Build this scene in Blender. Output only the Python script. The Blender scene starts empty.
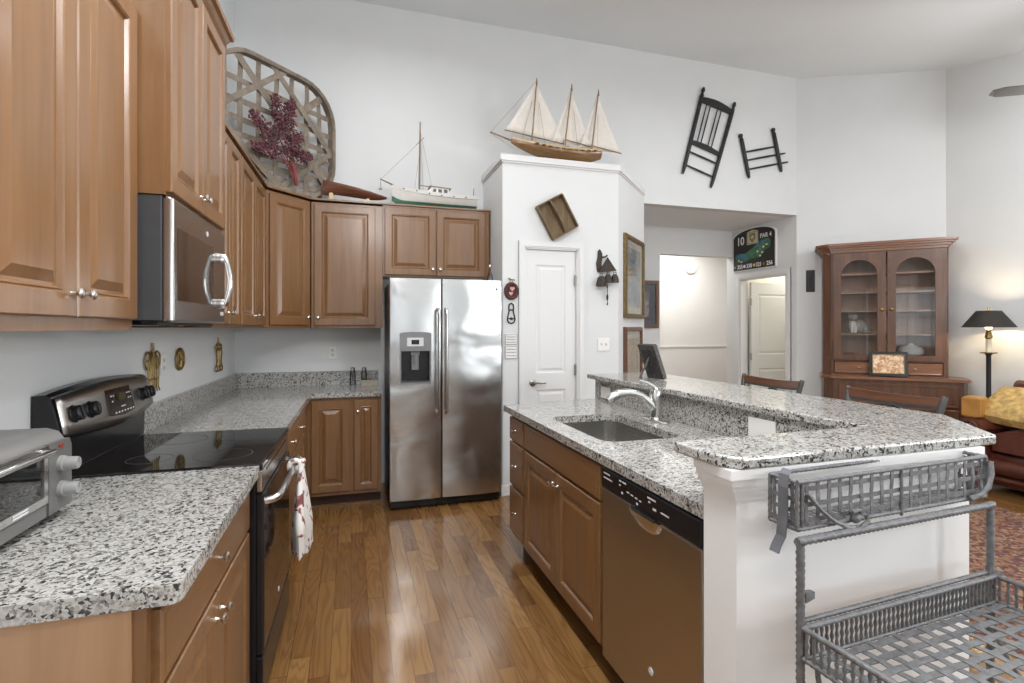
import bpy, bmesh, math, random
from mathutils import Matrix, Vector
random.seed(7)
PI = math.pi
sc = bpy.context.scene
COL = sc.collection

# ------------------------------------------------------------------ camera, world, lights, exposure
F_PX, YAW = 525.0, math.atan((512 - 351.0) / 525.0)
cam_d = bpy.data.cameras.new('camera')
cam_d.sensor_width = 36.0
cam_d.lens = F_PX * 36.0 / 1024.0
cam_d.shift_y = -13.5 / 1024.0
cam_d.clip_start = 0.02
cam = bpy.data.objects.new('camera', cam_d)
cam.location = (0, 0, 1.42)
cam.rotation_euler = (PI / 2, 0, -YAW)
COL.objects.link(cam)
sc.camera = cam

world = bpy.data.worlds.new('world')
sc.world = world
world.use_nodes = True
world.node_tree.nodes['Background'].inputs[0].default_value = (0.86, 0.93, 1.0, 1)
world.node_tree.nodes['Background'].inputs[1].default_value = 1.6

sc.view_settings.view_transform = 'Standard'
sc.view_settings.look = 'None'
sc.view_settings.gamma = 1.0
sc.view_settings.use_curve_mapping = False
sc.view_settings.exposure = 0.12
sc.cycles.use_denoising = True
sc.cycles.max_bounces = 10
sc.cycles.diffuse_bounces = 6
sc.cycles.glossy_bounces = 4
sc.cycles.transparent_max_bounces = 12
sc.cycles.sample_clamp_indirect = 6.0


def area_light(name, loc, target, sx, sy, power, color=(1, 1, 1)):
    d = bpy.data.lights.new(name, 'AREA')
    d.shape = 'RECTANGLE'
    d.size, d.size_y = sx, sy
    d.energy = power
    d.color = color
    o = bpy.data.objects.new(name, d)
    o.location = loc
    o.rotation_euler = (Vector(target) - Vector(loc)).to_track_quat('-Z', 'Y').to_euler()
    COL.objects.link(o)
    return o


# daylight coming in through the windows of the rear and right walls (behind the camera)
DAY = (0.92, 0.965, 1.0)
area_light('window_daylight', (0.25, -3.50, 1.70), (0.25, 2.0, 1.8), 1.6, 1.4, 5, DAY)
area_light('window_daylight.001', (3.30, -3.50, 1.70), (3.0, 2.0, 1.9), 2.5, 1.4, 9, DAY)
area_light('window_daylight.002', (5.95, -1.2, 1.70), (0.0, 1.0, 3.9), 2.1, 1.35, 84, DAY)
# lights in the rooms beyond the hall
area_light('stair_hall_light', (4.9, 6.85, 2.74), (4.9, 6.85, 0), 1.2, 0.8, 33, (1.0, 0.98, 0.95))
area_light('bedroom_light', (5.85, 5.60, 2.5), (5.85, 5.60, 0), 0.5, 0.5, 9, (1.0, 0.97, 0.91))


def point_light(name, loc, power, radius, color):
    d = bpy.data.lights.new(name, 'POINT')
    d.energy = power
    d.shadow_soft_size = radius
    d.color = color
    o = bpy.data.objects.new(name, d)
    o.location = loc
    COL.objects.link(o)


# unseen fill lamps, added to brighten the ceiling, walls and island end
point_light('ceiling_fill_light', (4.80, 2.12, 2.80), 58, 0.10, (0.97, 0.985, 1.0))  # added below the fan to lift the ceiling
point_light('aisle_fill_light', (0.30, 0.60, 3.0), 66, 0.20, (0.97, 0.985, 1.0))  # added over the aisle to light the island's left face
point_light('bar_end_fill_light', (2.95, -0.7, 1.9), 64, 0.20, (0.97, 0.985, 1.0))  # added behind the camera to brighten the white bar end
# recessed kitchen ceiling cans
for i, (lx, ly) in enumerate(((0.25, 1.0), (0.25, 2.3), (0.35, 3.6), (1.9, 0.6), (1.3, 1.8), (3.4, 3.2))):
    area_light('recessed_can_light' + ('.%03d' % i if i else ''), (lx, ly, 4.38 + 0.22 * (ly - 4.96) - 0.03), (lx, ly, 0), 0.16, 0.16, 17, (0.97, 0.985, 1.0))


# ------------------------------------------------------------------ materials
def nm(name):
    m = bpy.data.materials.new(name)
    m.use_nodes = True
    nt = m.node_tree
    return m, nt, nt.nodes['Principled BSDF']


def L(nt, a, b):
    nt.links.new(a, b)


def node(nt, t, **kw):
    n = nt.nodes.new(t)
    for k, v in kw.items():
        setattr(n, k, v)
    return n


def mth(nt, op, a, b=None, c=None):
    n = node(nt, 'ShaderNodeMath', operation=op)
    for i, v in enumerate((a, b, c)):
        if v is None:
            continue
        if isinstance(v, (int, float)):
            n.inputs[i].default_value = v
        else:
            L(nt, v, n.inputs[i])
    return n.outputs[0]


def ramp(nt, fac, stops, interp='LINEAR'):
    r = node(nt, 'ShaderNodeValToRGB')
    r.color_ramp.interpolation = interp
    e = r.color_ramp.elements
    while len(e) < len(stops):
        e.new(0.5)
    for k, (p, c) in enumerate(stops):
        e[k].position = p
        e[k].color = (*c, 1)
    L(nt, fac, r.inputs[0])
    return r.outputs[0]


def coords(nt, scale=(1, 1, 1), rot=(0, 0, 0)):
    tc = node(nt, 'ShaderNodeTexCoord')
    mp = node(nt, 'ShaderNodeMapping')
    mp.inputs['Scale'].default_value = scale
    mp.inputs['Rotation'].default_value = rot
    L(nt, tc.outputs['Object'], mp.inputs[0])
    return mp.outputs[0]


def noise(nt, vec, scale, detail=3, rough=0.5, dist=0.0):
    n = node(nt, 'ShaderNodeTexNoise')
    n.inputs['Scale'].default_value = scale
    n.inputs['Detail'].default_value = detail
    n.inputs['Roughness'].default_value = rough
    n.inputs['Distortion'].default_value = dist
    L(nt, vec, n.inputs['Vector'])
    return n.outputs['Fac']


def bump(nt, b, h, strength=0.2, dist=0.01):
    n = node(nt, 'ShaderNodeBump')
    n.inputs['Strength'].default_value = strength
    n.inputs['Distance'].default_value = dist
    L(nt, h, n.inputs['Height'])
    L(nt, n.outputs[0], b.inputs['Normal'])


def plain(name, col, rough=0.5, metal=0.0, vary=0.06, scale=18.0, spec=0.5, coat=0.0, emit=None, es=0.0, bmp=0.0):
    m, nt, b = nm(name)
    f = noise(nt, coords(nt), scale, 3)
    lo = tuple(max(0, c * (1 - vary)) for c in col)
    hi = tuple(min(1, c * (1 + vary)) for c in col)
    L(nt, ramp(nt, f, [(0.3, lo), (0.7, hi)]), b.inputs['Base Color'])
    b.inputs['Roughness'].default_value = rough
    b.inputs['Metallic'].default_value = metal
    b.inputs['Specular IOR Level'].default_value = spec
    b.inputs['Coat Weight'].default_value = coat
    if emit:
        b.inputs['Emission Color'].default_value = (*emit, 1)
        b.inputs['Emission Strength'].default_value = es
    if bmp:
        bump(nt, b, f, bmp, 0.01)
    return m


def wood(name, c_dark, c_mid, c_light, scale=(14, 14, 1.3), rough=0.36, coat=0.3, fine=90.0):
    m, nt, b = nm(name)
    v = coords(nt, scale)
    f1 = noise(nt, v, 1.6, 4, 0.6, 0.6)
    v2 = coords(nt, (fine, fine, fine * 0.04) if scale[2] < scale[0] else ((fine * 0.04, fine, fine) if scale[0] < scale[1] else (fine, fine * 0.04, fine)))
    f2 = noise(nt, v2, 1.0, 2, 0.5)
    f = mth(nt, 'ADD', mth(nt, 'MULTIPLY', f1, 0.8), mth(nt, 'MULTIPLY', f2, 0.2))
    L(nt, ramp(nt, f, [(0.30, c_dark), (0.5, c_mid), (0.72, c_light)]), b.inputs['Base Color'])
    b.inputs['Roughness'].default_value = rough
    b.inputs['Coat Weight'].default_value = coat
    b.inputs['Coat Roughness'].default_value = 0.2
    return m


def granite(name):
    m, nt, b = nm(name)
    v = coords(nt)
    nz = node(nt, 'ShaderNodeTexNoise')
    nz.inputs['Scale'].default_value = 80
    nz.inputs['Detail'].default_value = 2
    L(nt, v, nz.inputs['Vector'])
    mix = node(nt, 'ShaderNodeVectorMath', operation='MULTIPLY_ADD')
    L(nt, nz.outputs['Color'], mix.inputs[0])
    mix.inputs[1].default_value = (0.017,) * 3
    L(nt, v, mix.inputs[2])
    vo = node(nt, 'ShaderNodeTexVoronoi')
    vo.inputs['Scale'].default_value = 158
    L(nt, mix.outputs[0], vo.inputs['Vector'])
    sp = node(nt, 'ShaderNodeSeparateColor')
    L(nt, vo.outputs['Color'], sp.inputs[0])
    big = noise(nt, v, 26, 4, 0.65, 0.6)
    key = mth(nt, 'ADD', mth(nt, 'MULTIPLY', sp.outputs[0], 0.60), mth(nt, 'MULTIPLY', big, 0.66))
    col = ramp(nt, key, [(0.0, (0.012, 0.013, 0.016)), (0.385, (0.03, 0.03, 0.034)), (0.43, (0.12, 0.116, 0.112)), (0.50, (0.25, 0.235, 0.212)),
                         (0.60, (0.36, 0.343, 0.312)), (0.74, (0.50, 0.495, 0.475)), (1.0, (0.34, 0.328, 0.305))])
    L(nt, col, b.inputs['Base Color'])
    b.inputs['Roughness'].default_value = 0.10
    b.inputs['Specular IOR Level'].default_value = 0.6
    return m


def floor_wood(name):
    m, nt, b = nm(name)
    tc = node(nt, 'ShaderNodeTexCoord')
    s = node(nt, 'ShaderNodeSeparateXYZ')
    L(nt, tc.outputs['Object'], s.inputs[0])
    PW, PL = 0.083, 0.85
    rx = mth(nt, 'DIVIDE', s.outputs[0], PW)
    row = mth(nt, 'FLOOR', rx)
    wn = node(nt, 'ShaderNodeTexWhiteNoise', noise_dimensions='1D')
    L(nt, row, wn.inputs['W'])
    ry = mth(nt, 'DIVIDE', mth(nt, 'ADD', s.outputs[1], mth(nt, 'MULTIPLY', wn.outputs[0], 3.7)), PL)
    cell = mth(nt, 'FLOOR', ry)
    cb = node(nt, 'ShaderNodeCombineXYZ')
    L(nt, row, cb.inputs[0])
    L(nt, cell, cb.inputs[1])
    w2 = node(nt, 'ShaderNodeTexWhiteNoise', noise_dimensions='2D')
    L(nt, cb.outputs[0], w2.inputs['Vector'])
    rnd = w2.outputs['Value']
    gv = node(nt, 'ShaderNodeCombineXYZ')
    L(nt, mth(nt, 'ADD', mth(nt, 'MULTIPLY', s.outputs[0], 9.0), mth(nt, 'MULTIPLY', rnd, 50)), gv.inputs[0])
    L(nt, mth(nt, 'ADD', mth(nt, 'MULTIPLY', s.outputs[1], 1.1), mth(nt, 'MULTIPLY', rnd, 31)), gv.inputs[1])
    g = noise(nt, gv.outputs[0], 1.0, 2, 0.45, 0.3)
    rings = mth(nt, 'MULTIPLY_ADD', mth(nt, 'SINE', mth(nt, 'MULTIPLY', g, 75.0)), 0.5, 0.5)
    fv = node(nt, 'ShaderNodeCombineXYZ')
    L(nt, mth(nt, 'MULTIPLY', s.outputs[0], 320.0), fv.inputs[0])
    L(nt, mth(nt, 'MULTIPLY', s.outputs[1], 9.0), fv.inputs[1])
    fine = noise(nt, fv.outputs[0], 1.0, 2, 0.6)
    base = ramp(nt, rnd, [(0.0, (0.175, 0.082, 0.026)), (0.35, (0.230, 0.114, 0.036)), (0.7, (0.270, 0.140, 0.046)), (1.0, (0.320, 0.174, 0.061))])
    mx = node(nt, 'ShaderNodeMixRGB', blend_type='MULTIPLY')
    mx.inputs[0].default_value = 0.75
    L(nt, base, mx.inputs[1])
    L(nt, ramp(nt, mth(nt, 'ADD', mth(nt, 'MULTIPLY', rings, 0.6), mth(nt, 'MULTIPLY', fine, 0.4)), [(0.1, (0.60, 0.52, 0.45)), (0.5, (0.92, 0.90, 0.88)), (1.0, (1, 1, 1))]), mx.inputs[2])
    fx = mth(nt, 'ABSOLUTE', mth(nt, 'SUBTRACT', mth(nt, 'FRACT', rx), 0.5))
    fy = mth(nt, 'ABSOLUTE', mth(nt, 'SUBTRACT', mth(nt, 'FRACT', ry), 0.5))
    gap = mth(nt, 'MAXIMUM', mth(nt, 'GREATER_THAN', fx, 0.484), mth(nt, 'GREATER_THAN', fy, 0.4985))
    m2 = node(nt, 'ShaderNodeMixRGB')
    L(nt, mth(nt, 'MULTIPLY', gap, 0.75), m2.inputs[0])
    L(nt, mx.outputs[0], m2.inputs[1])
    m2.inputs[2].default_value = (0.045, 0.018, 0.007, 1)
    L(nt, m2.outputs[0], b.inputs['Base Color'])
    b.inputs['Roughness'].default_value = 0.19
    b.inputs['Coat Weight'].default_value = 0.35
    b.inputs['Coat Roughness'].default_value = 0.08
    bump(nt, b, mth(nt, 'SUBTRACT', 1.0, gap), 0.25, 0.002)
    return m


def steel(name, col=(0.60, 0.60, 0.60), rough=0.24, wavy=0.10, wscale=(2.2, 2.2, 2.6), aniso=0.0):
    m, nt, b = nm(name)
    b.inputs['Base Color'].default_value = (*col, 1)
    b.inputs['Metallic'].default_value = 1.0
    br = noise(nt, coords(nt, (160, 160, 2)), 1.0, 2)
    L(nt, mth(nt, 'MULTIPLY_ADD', br, 0.03, rough - 0.015), b.inputs['Roughness'])
    if wavy:
        w = noise(nt, coords(nt, wscale), 1.0, 1.5, 0.5, 0.5)
        bump(nt, b, w, wavy, 0.10)
    return m


def glass_thin(name, tint=(1, 1, 1), rough=0.02, refl=1.0):
    m, nt, b = nm(name)
    out = nt.nodes['Material Output']
    tr = node(nt, 'ShaderNodeBsdfTransparent')
    tr.inputs[0].default_value = (*tint, 1)
    gl = node(nt, 'ShaderNodeBsdfGlossy')
    gl.inputs['Roughness'].default_value = rough
    fr = node(nt, 'ShaderNodeFresnel')
    fr.inputs[0].default_value = 1.5
    mx = node(nt, 'ShaderNodeMixShader')
    L(nt, mth(nt, 'MULTIPLY', fr.outputs[0], refl), mx.inputs[0])
    L(nt, tr.outputs[0], mx.inputs[1])
    L(nt, gl.outputs[0], mx.inputs[2])
    L(nt, mx.outputs[0], out.inputs[0])
    return m


def rug_mat(name):
    m, nt, b = nm(name)
    v = coords(nt)
    n1 = node(nt, 'ShaderNodeTexVoronoi')
    n1.inputs['Scale'].default_value = 44
    n1.distance = 'CHEBYCHEV'
    L(nt, v, n1.inputs['Vector'])
    sp = node(nt, 'ShaderNodeSeparateColor')
    L(nt, n1.outputs['Color'], sp.inputs[0])
    n2 = noise(nt, v, 60, 3, 0.7)
    k = mth(nt, 'ADD', mth(nt, 'MULTIPLY', sp.outputs[0], 0.62), mth(nt, 'MULTIPLY', n2, 0.5))
    L(nt, ramp(nt, k, [(0.15, (0.03, 0.028, 0.045)), (0.30, (0.13, 0.030, 0.024)), (0.42, (0.055, 0.045, 0.055)), (0.50, (0.19, 0.055, 0.035)), (0.60, (0.27, 0.16, 0.075)),
                       (0.70, (0.17, 0.060, 0.038)), (0.85, (0.33, 0.24, 0.15)), (1.0, (0.06, 0.075, 0.095))]), b.inputs['Base Color'])
    b.inputs['Roughness'].default_value = 0.95
    bump(nt, b, n2, 0.5, 0.01)
    return m


def towel_mat(name):
    m, nt, b = nm(name)
    v = coords(nt)
    n = noise(nt, v, 17, 3, 0.55, 0.8)
    L(nt, ramp(nt, n, [(0.0, (0.06, 0.018, 0.022)), (0.38, (0.20, 0.06, 0.06)), (0.415, (0.42, 0.26, 0.22)), (0.435, (0.70, 0.67, 0.63)), (1.0, (0.78, 0.76, 0.73))]), b.inputs['Base Color'])
    b.inputs['Roughness'].default_value = 0.9
    return m


def picture_mat(name, cols, scale=9.0, rough=0.25):
    m, nt, b = nm(name)
    f = noise(nt, coords(nt), scale, 5, 0.6, 0.8)
    st = [(0.25 + 0.5 * i / (len(cols) - 1), c) for i, c in enumerate(cols)]
    L(nt, ramp(nt, f, st), b.inputs['Base Color'])
    b.inputs['Roughness'].default_value = rough
    return m


MT = {}
MT['wall'] = plain('wall_paint', (0.69, 0.70, 0.70), 0.85, vary=0.015, scale=3, spec=0.2)
MT['rearwall_dimmed'] = plain('rear_wall_dimmed', (0.42, 0.42, 0.41), 0.85, vary=0.015, scale=3, spec=0.2)  # unseen wall darkened to dim its reflection in the refrigerator
MT['hallwall'] = plain('hall_paint', (0.70, 0.685, 0.66), 0.85, vary=0.015, scale=3, spec=0.2)
MT['yellowwall'] = plain('bedroom_paint', (0.74, 0.715, 0.63), 0.85, vary=0.02, scale=3, spec=0.2)
MT['yellowceil'] = plain('bedroom_ceiling_paint', (0.74, 0.65, 0.36), 0.85, vary=0.02, scale=3, spec=0.2)
MT['ceiling'] = plain('ceiling_paint', (0.80, 0.83, 0.85), 0.92, vary=0.01, scale=2, spec=0.1)
MT['trim'] = plain('white_trim_paint', (0.82, 0.82, 0.815), 0.38, vary=0.01, scale=4)
MT['doorpaint'] = plain('white_door_paint', (0.70, 0.70, 0.695), 0.4, vary=0.01, scale=4)
MT['handle'] = plain('dark_nickel', (0.36, 0.34, 0.31), 0.28, 1.0, vary=0.05)
MT['toastgrey'] = plain('grey_painted_metal', (0.16, 0.155, 0.15), 0.35, 0.3, vary=0.05)
MT['floor'] = floor_wood('oak_plank_floor')
MT['cab'] = wood('maple_cabinet', (0.166, 0.078, 0.028), (0.200, 0.097, 0.037), (0.234, 0.117, 0.047), coat=0.4)
MT['cabh'] = wood('maple_cabinet_level_grain', (0.166, 0.078, 0.028), (0.200, 0.097, 0.037), (0.234, 0.117, 0.047), coat=0.4, scale=(1.3, 14, 14))
MT['cabside'] = wood('maple_end_panel', (0.31, 0.17, 0.082), (0.36, 0.205, 0.105), (0.42, 0.25, 0.135), scale=(9, 9, 1.0))
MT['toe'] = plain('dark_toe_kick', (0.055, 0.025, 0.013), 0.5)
MT['granite'] = granite('speckled_granite')
MT['steel'] = steel('brushed_stainless', (0.58, 0.58, 0.575), 0.25, 0.24)
MT['steel2'] = steel('smooth_stainless', (0.62, 0.61, 0.60), 0.20, 0.0)
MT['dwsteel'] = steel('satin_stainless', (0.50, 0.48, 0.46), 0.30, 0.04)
MT['steel_dark_reflection'] = plain('stainless_with_dark_reflection', (0.36, 0.33, 0.31), 0.27, 1.0, vary=0.015)  # the microwave door's dark reflection is put into this steel colour
MT['sinksteel'] = plain('satin_sink_steel', (0.56, 0.55, 0.53), 0.22, 1.0, vary=0.015)
MT['faucet'] = plain('brushed_chrome', (0.72, 0.72, 0.71), 0.20, 1.0, vary=0.01)
MT['console'] = plain('brushed_console_metal', (0.46, 0.43, 0.40), 0.30, 1.0, vary=0.02)
MT['toastcase'] = plain('silver_painted_steel', (0.34, 0.335, 0.325), 0.36, 0.6, vary=0.02)
MT['ovenback'] = plain('oven_cavity_reflection', (0.30, 0.30, 0.265), 0.5, 0.2, vary=0.25, scale=9)  # pale grey stands in for the reflection in the toaster glass
MT['nickel'] = plain('satin_nickel', (0.72, 0.69, 0.64), 0.26, 1.0, vary=0.02)
MT['chrome'] = plain('polished_chrome', (0.80, 0.80, 0.80), 0.10, 1.0, vary=0.01)
MT['black'] = plain('black_enamel', (0.012, 0.012, 0.014), 0.22, vary=0.05)
MT['blackglass'] = plain('black_glass', (0.010, 0.009, 0.009), 0.04, vary=0.02, spec=0.7)
MT['brownglass'] = plain('dark_oven_glass', (0.030, 0.018, 0.013), 0.06, vary=0.02, spec=0.9)
MT['darkgrey'] = plain('dark_grey_plastic', (0.05, 0.052, 0.056), 0.4)
MT['grey'] = plain('mid_grey_plastic', (0.20, 0.20, 0.205), 0.4)
MT['white'] = plain('white_plastic', (0.78, 0.77, 0.74), 0.4, vary=0.01)
MT['print'] = plain('pale_grey_print', (0.62, 0.62, 0.63), 0.5, vary=0.01)
MT['knobgrey'] = plain('pale_grey_plastic', (0.27, 0.27, 0.265), 0.4, vary=0.02)
MT['brass'] = plain('aged_brass', (0.34, 0.24, 0.09), 0.35, 1.0, vary=0.2)
MT['iron'] = plain('black_wrought_iron', (0.020, 0.020, 0.020), 0.55, vary=0.2)
MT['blackwood'] = plain('black_painted_wood', (0.016, 0.017, 0.016), 0.45, vary=0.3, scale=40)
MT['hutch'] = wood('old_walnut', (0.062, 0.024, 0.011), (0.100, 0.041, 0.020), (0.150, 0.066, 0.033), rough=0.36, coat=0.12)
MT['hutchtop'] = wood('old_walnut_top', (0.13, 0.050, 0.022), (0.20, 0.085, 0.038), (0.28, 0.125, 0.06), scale=(1.3, 14, 14), rough=0.28, coat=0.3)
MT['hutchback'] = wood('hutch_back_boards', (0.27, 0.14, 0.07), (0.36, 0.20, 0.105), (0.44, 0.26, 0.145))  # colour lightened so the dim hutch interior looks brighter
MT['glass'] = glass_thin('cabinet_glass', (0.96, 0.96, 0.96), 0.015, 0.9)
MT['picglass'] = glass_thin('picture_glass', (0.97, 0.97, 0.97), 0.05, 0.35)
MT['ovenglass'] = glass_thin('toaster_glass', (0.62, 0.66, 0.60), 0.03, 2.0)
MT['clear'] = glass_thin('clear_glass', (0.95, 0.96, 0.96), 0.02, 1.0)
MT['tobacco'] = wood('weathered_basket_slats', (0.12, 0.094, 0.070), (0.19, 0.152, 0.116), (0.27, 0.225, 0.175), scale=(6, 6, 6), rough=0.8, coat=0.0, fine=60)
MT['flower'] = plain('dried_burgundy_flowers', (0.135, 0.050, 0.060), 0.9, vary=0.85, scale=75)
MT['stem'] = plain('dried_stems', (0.20, 0.05, 0.05), 0.9, vary=0.3)
MT['hullwood'] = wood('varnished_hull', (0.105, 0.050, 0.014), (0.165, 0.082, 0.024), (0.23, 0.12, 0.040), scale=(1.5, 14, 14), rough=0.3, coat=0.4)
MT['deckwood'] = wood('pale_deck', (0.46, 0.30, 0.13), (0.55, 0.38, 0.18), (0.62, 0.45, 0.23), scale=(1.5, 14, 14))
MT['sparwood'] = wood('spar_wood', (0.15, 0.085, 0.04), (0.22, 0.13, 0.065), (0.30, 0.18, 0.09))
MT['mahogany'] = wood('mahogany_hull', (0.085, 0.028, 0.014), (0.135, 0.048, 0.024), (0.19, 0.075, 0.04), scale=(1.5, 14, 14), rough=0.3, coat=0.4)
MT['sail'] = plain('sail_cloth', (0.72, 0.68, 0.62), 0.9, vary=0.03, scale=30)
MT['boatwhite'] = plain('boat_white_paint', (0.68, 0.67, 0.63), 0.5, vary=0.05)
MT['boatgreen'] = plain('boat_green_paint', (0.055, 0.16, 0.10), 0.5, vary=0.15)
MT['rope'] = plain('rigging_cord', (0.20, 0.17, 0.13), 0.9)
MT['barnwood'] = wood('old_tray_wood', (0.10, 0.066, 0.035), (0.165, 0.115, 0.062), (0.245, 0.175, 0.10), rough=0.8, coat=0.0)
MT['rust'] = plain('rusty_dark_iron', (0.055, 0.042, 0.033), 0.7, 0.4, vary=0.5, scale=60)
MT['rack'] = plain('weathered_grey_metal', (0.16, 0.16, 0.163), 0.55, 0.35, vary=0.25, scale=60, bmp=0.3)
MT['ribbon'] = plain('dark_grey_strap', (0.11, 0.115, 0.125), 0.7, vary=0.1)
MT['gilt'] = plain('gilt_frame', (0.19, 0.135, 0.06), 0.45, 0.5, vary=0.35, scale=50)
MT['frame'] = wood('brown_frame', (0.09, 0.04, 0.02), (0.14, 0.065, 0.034), (0.20, 0.10, 0.055))
MT['pewter'] = plain('dark_pewter', (0.085, 0.08, 0.075), 0.45, 0.6, vary=0.5, scale=70, bmp=0.5)
MT['mat'] = plain('picture_mount', (0.58, 0.54, 0.46), 0.9, vary=0.03)
MT['matdark'] = plain('dark_picture_mount', (0.10, 0.105, 0.12), 0.9, vary=0.05)
MT['pic1'] = picture_mat('print_of_blue_sky_and_field', [(0.10, 0.15, 0.24), (0.30, 0.36, 0.42), (0.52, 0.47, 0.38), (0.45, 0.30, 0.14)], 6)
MT['pic2'] = picture_mat('pale_drawing', [(0.30, 0.22, 0.14), (0.52, 0.42, 0.30), (0.60, 0.50, 0.38)], 14)
MT['pic3'] = picture_mat('small_dim_print', [(0.06, 0.06, 0.08), (0.25, 0.20, 0.20), (0.50, 0.44, 0.42)], 11)
MT['pic4'] = picture_mat('group_photograph', [(0.16, 0.05, 0.03), (0.50, 0.25, 0.12), (0.80, 0.62, 0.42), (0.9, 0.8, 0.65)], 28)
MT['sofa'] = plain('brown_leather', (0.095, 0.026, 0.015), 0.33, vary=0.3, scale=12, bmp=0.08)
MT['goldpillow'] = plain('gold_damask', (0.46, 0.30, 0.10), 0.75, vary=0.4, scale=22, bmp=0.2)
MT['tan'] = plain('golden_tan_leather', (0.42, 0.20, 0.045), 0.4, vary=0.2, scale=10)
MT['rug'] = rug_mat('patterned_wool_rug')
MT['stoolmetal'] = plain('gunmetal', (0.085, 0.085, 0.082), 0.45, 0.6, vary=0.15)
MT['stoolwood'] = wood('stool_crest_wood', (0.085, 0.032, 0.016), (0.13, 0.052, 0.026), (0.19, 0.082, 0.042), scale=(14, 1.3, 14), rough=0.3, coat=0.3)
MT['shade'] = plain('dark_lampshade', (0.022, 0.019, 0.014), 0.7, vary=0.1)
MT['bulb'] = plain('lit_bulb', (1, 0.9, 0.7), 0.5, emit=(1.0, 0.78, 0.45), es=14)
MT['candle'] = plain('ivory_sleeve', (0.75, 0.68, 0.52), 0.5)
MT['towel'] = towel_mat('floral_towel')
MT['signblack'] = plain('sign_black', (0.012, 0.010, 0.010), 0.45, vary=0.2)
MT['signwhite'] = plain('sign_white', (0.82, 0.82, 0.82), 0.5, vary=0.01)
MT['signgreen'] = picture_mat('sign_fairway_green', [(0.02, 0.07, 0.04), (0.05, 0.17, 0.09), (0.10, 0.26, 0.14)], 18)
MT['signblue'] = picture_mat('sign_water_blue', [(0.02, 0.07, 0.13), (0.05, 0.16, 0.24), (0.09, 0.24, 0.28)], 18)
MT['signcream'] = plain('sign_crest_cream', (0.56, 0.52, 0.36), 0.5, vary=0.15, scale=50)
MT['signolive'] = plain('sign_crest_olive', (0.20, 0.19, 0.08), 0.5, vary=0.3, scale=50)
MT['signyellow'] = plain('sign_yellow', (0.72, 0.52, 0.06), 0.5)
MT['signbrown'] = plain('sign_brown', (0.26, 0.09, 0.03), 0.5)
MT['pink'] = plain('heart_pink', (0.52, 0.30, 0.29), 0.6, vary=0.2)
MT['wreath'] = plain('wreath_brown', (0.085, 0.03, 0.028), 0.8, vary=0.6, scale=80)
MT['catgrey'] = plain('cat_grey_glaze', (0.36, 0.33, 0.28), 0.35, vary=0.35, scale=40)
MT['catwhite'] = plain('cat_white_glaze', (0.75, 0.74, 0.70), 0.35, vary=0.03)
MT['china'] = plain('white_china', (0.74, 0.73, 0.70), 0.25, vary=0.02)
MT['gold'] = plain('gold_ornament', (0.62, 0.40, 0.12), 0.3, 1.0, vary=0.2)
MT['red'] = plain('red_lamp', (0.30, 0.03, 0.02), 0.3)
MT['tanbox'] = plain('pale_wood_box', (0.46, 0.40, 0.32), 0.6, vary=0.1)
MT['fan'] = plain('fan_blade', (0.085, 0.08, 0.075), 0.5)
MT['led'] = plain('amber_display', (0.06, 0.04, 0.01), 0.3)


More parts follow.
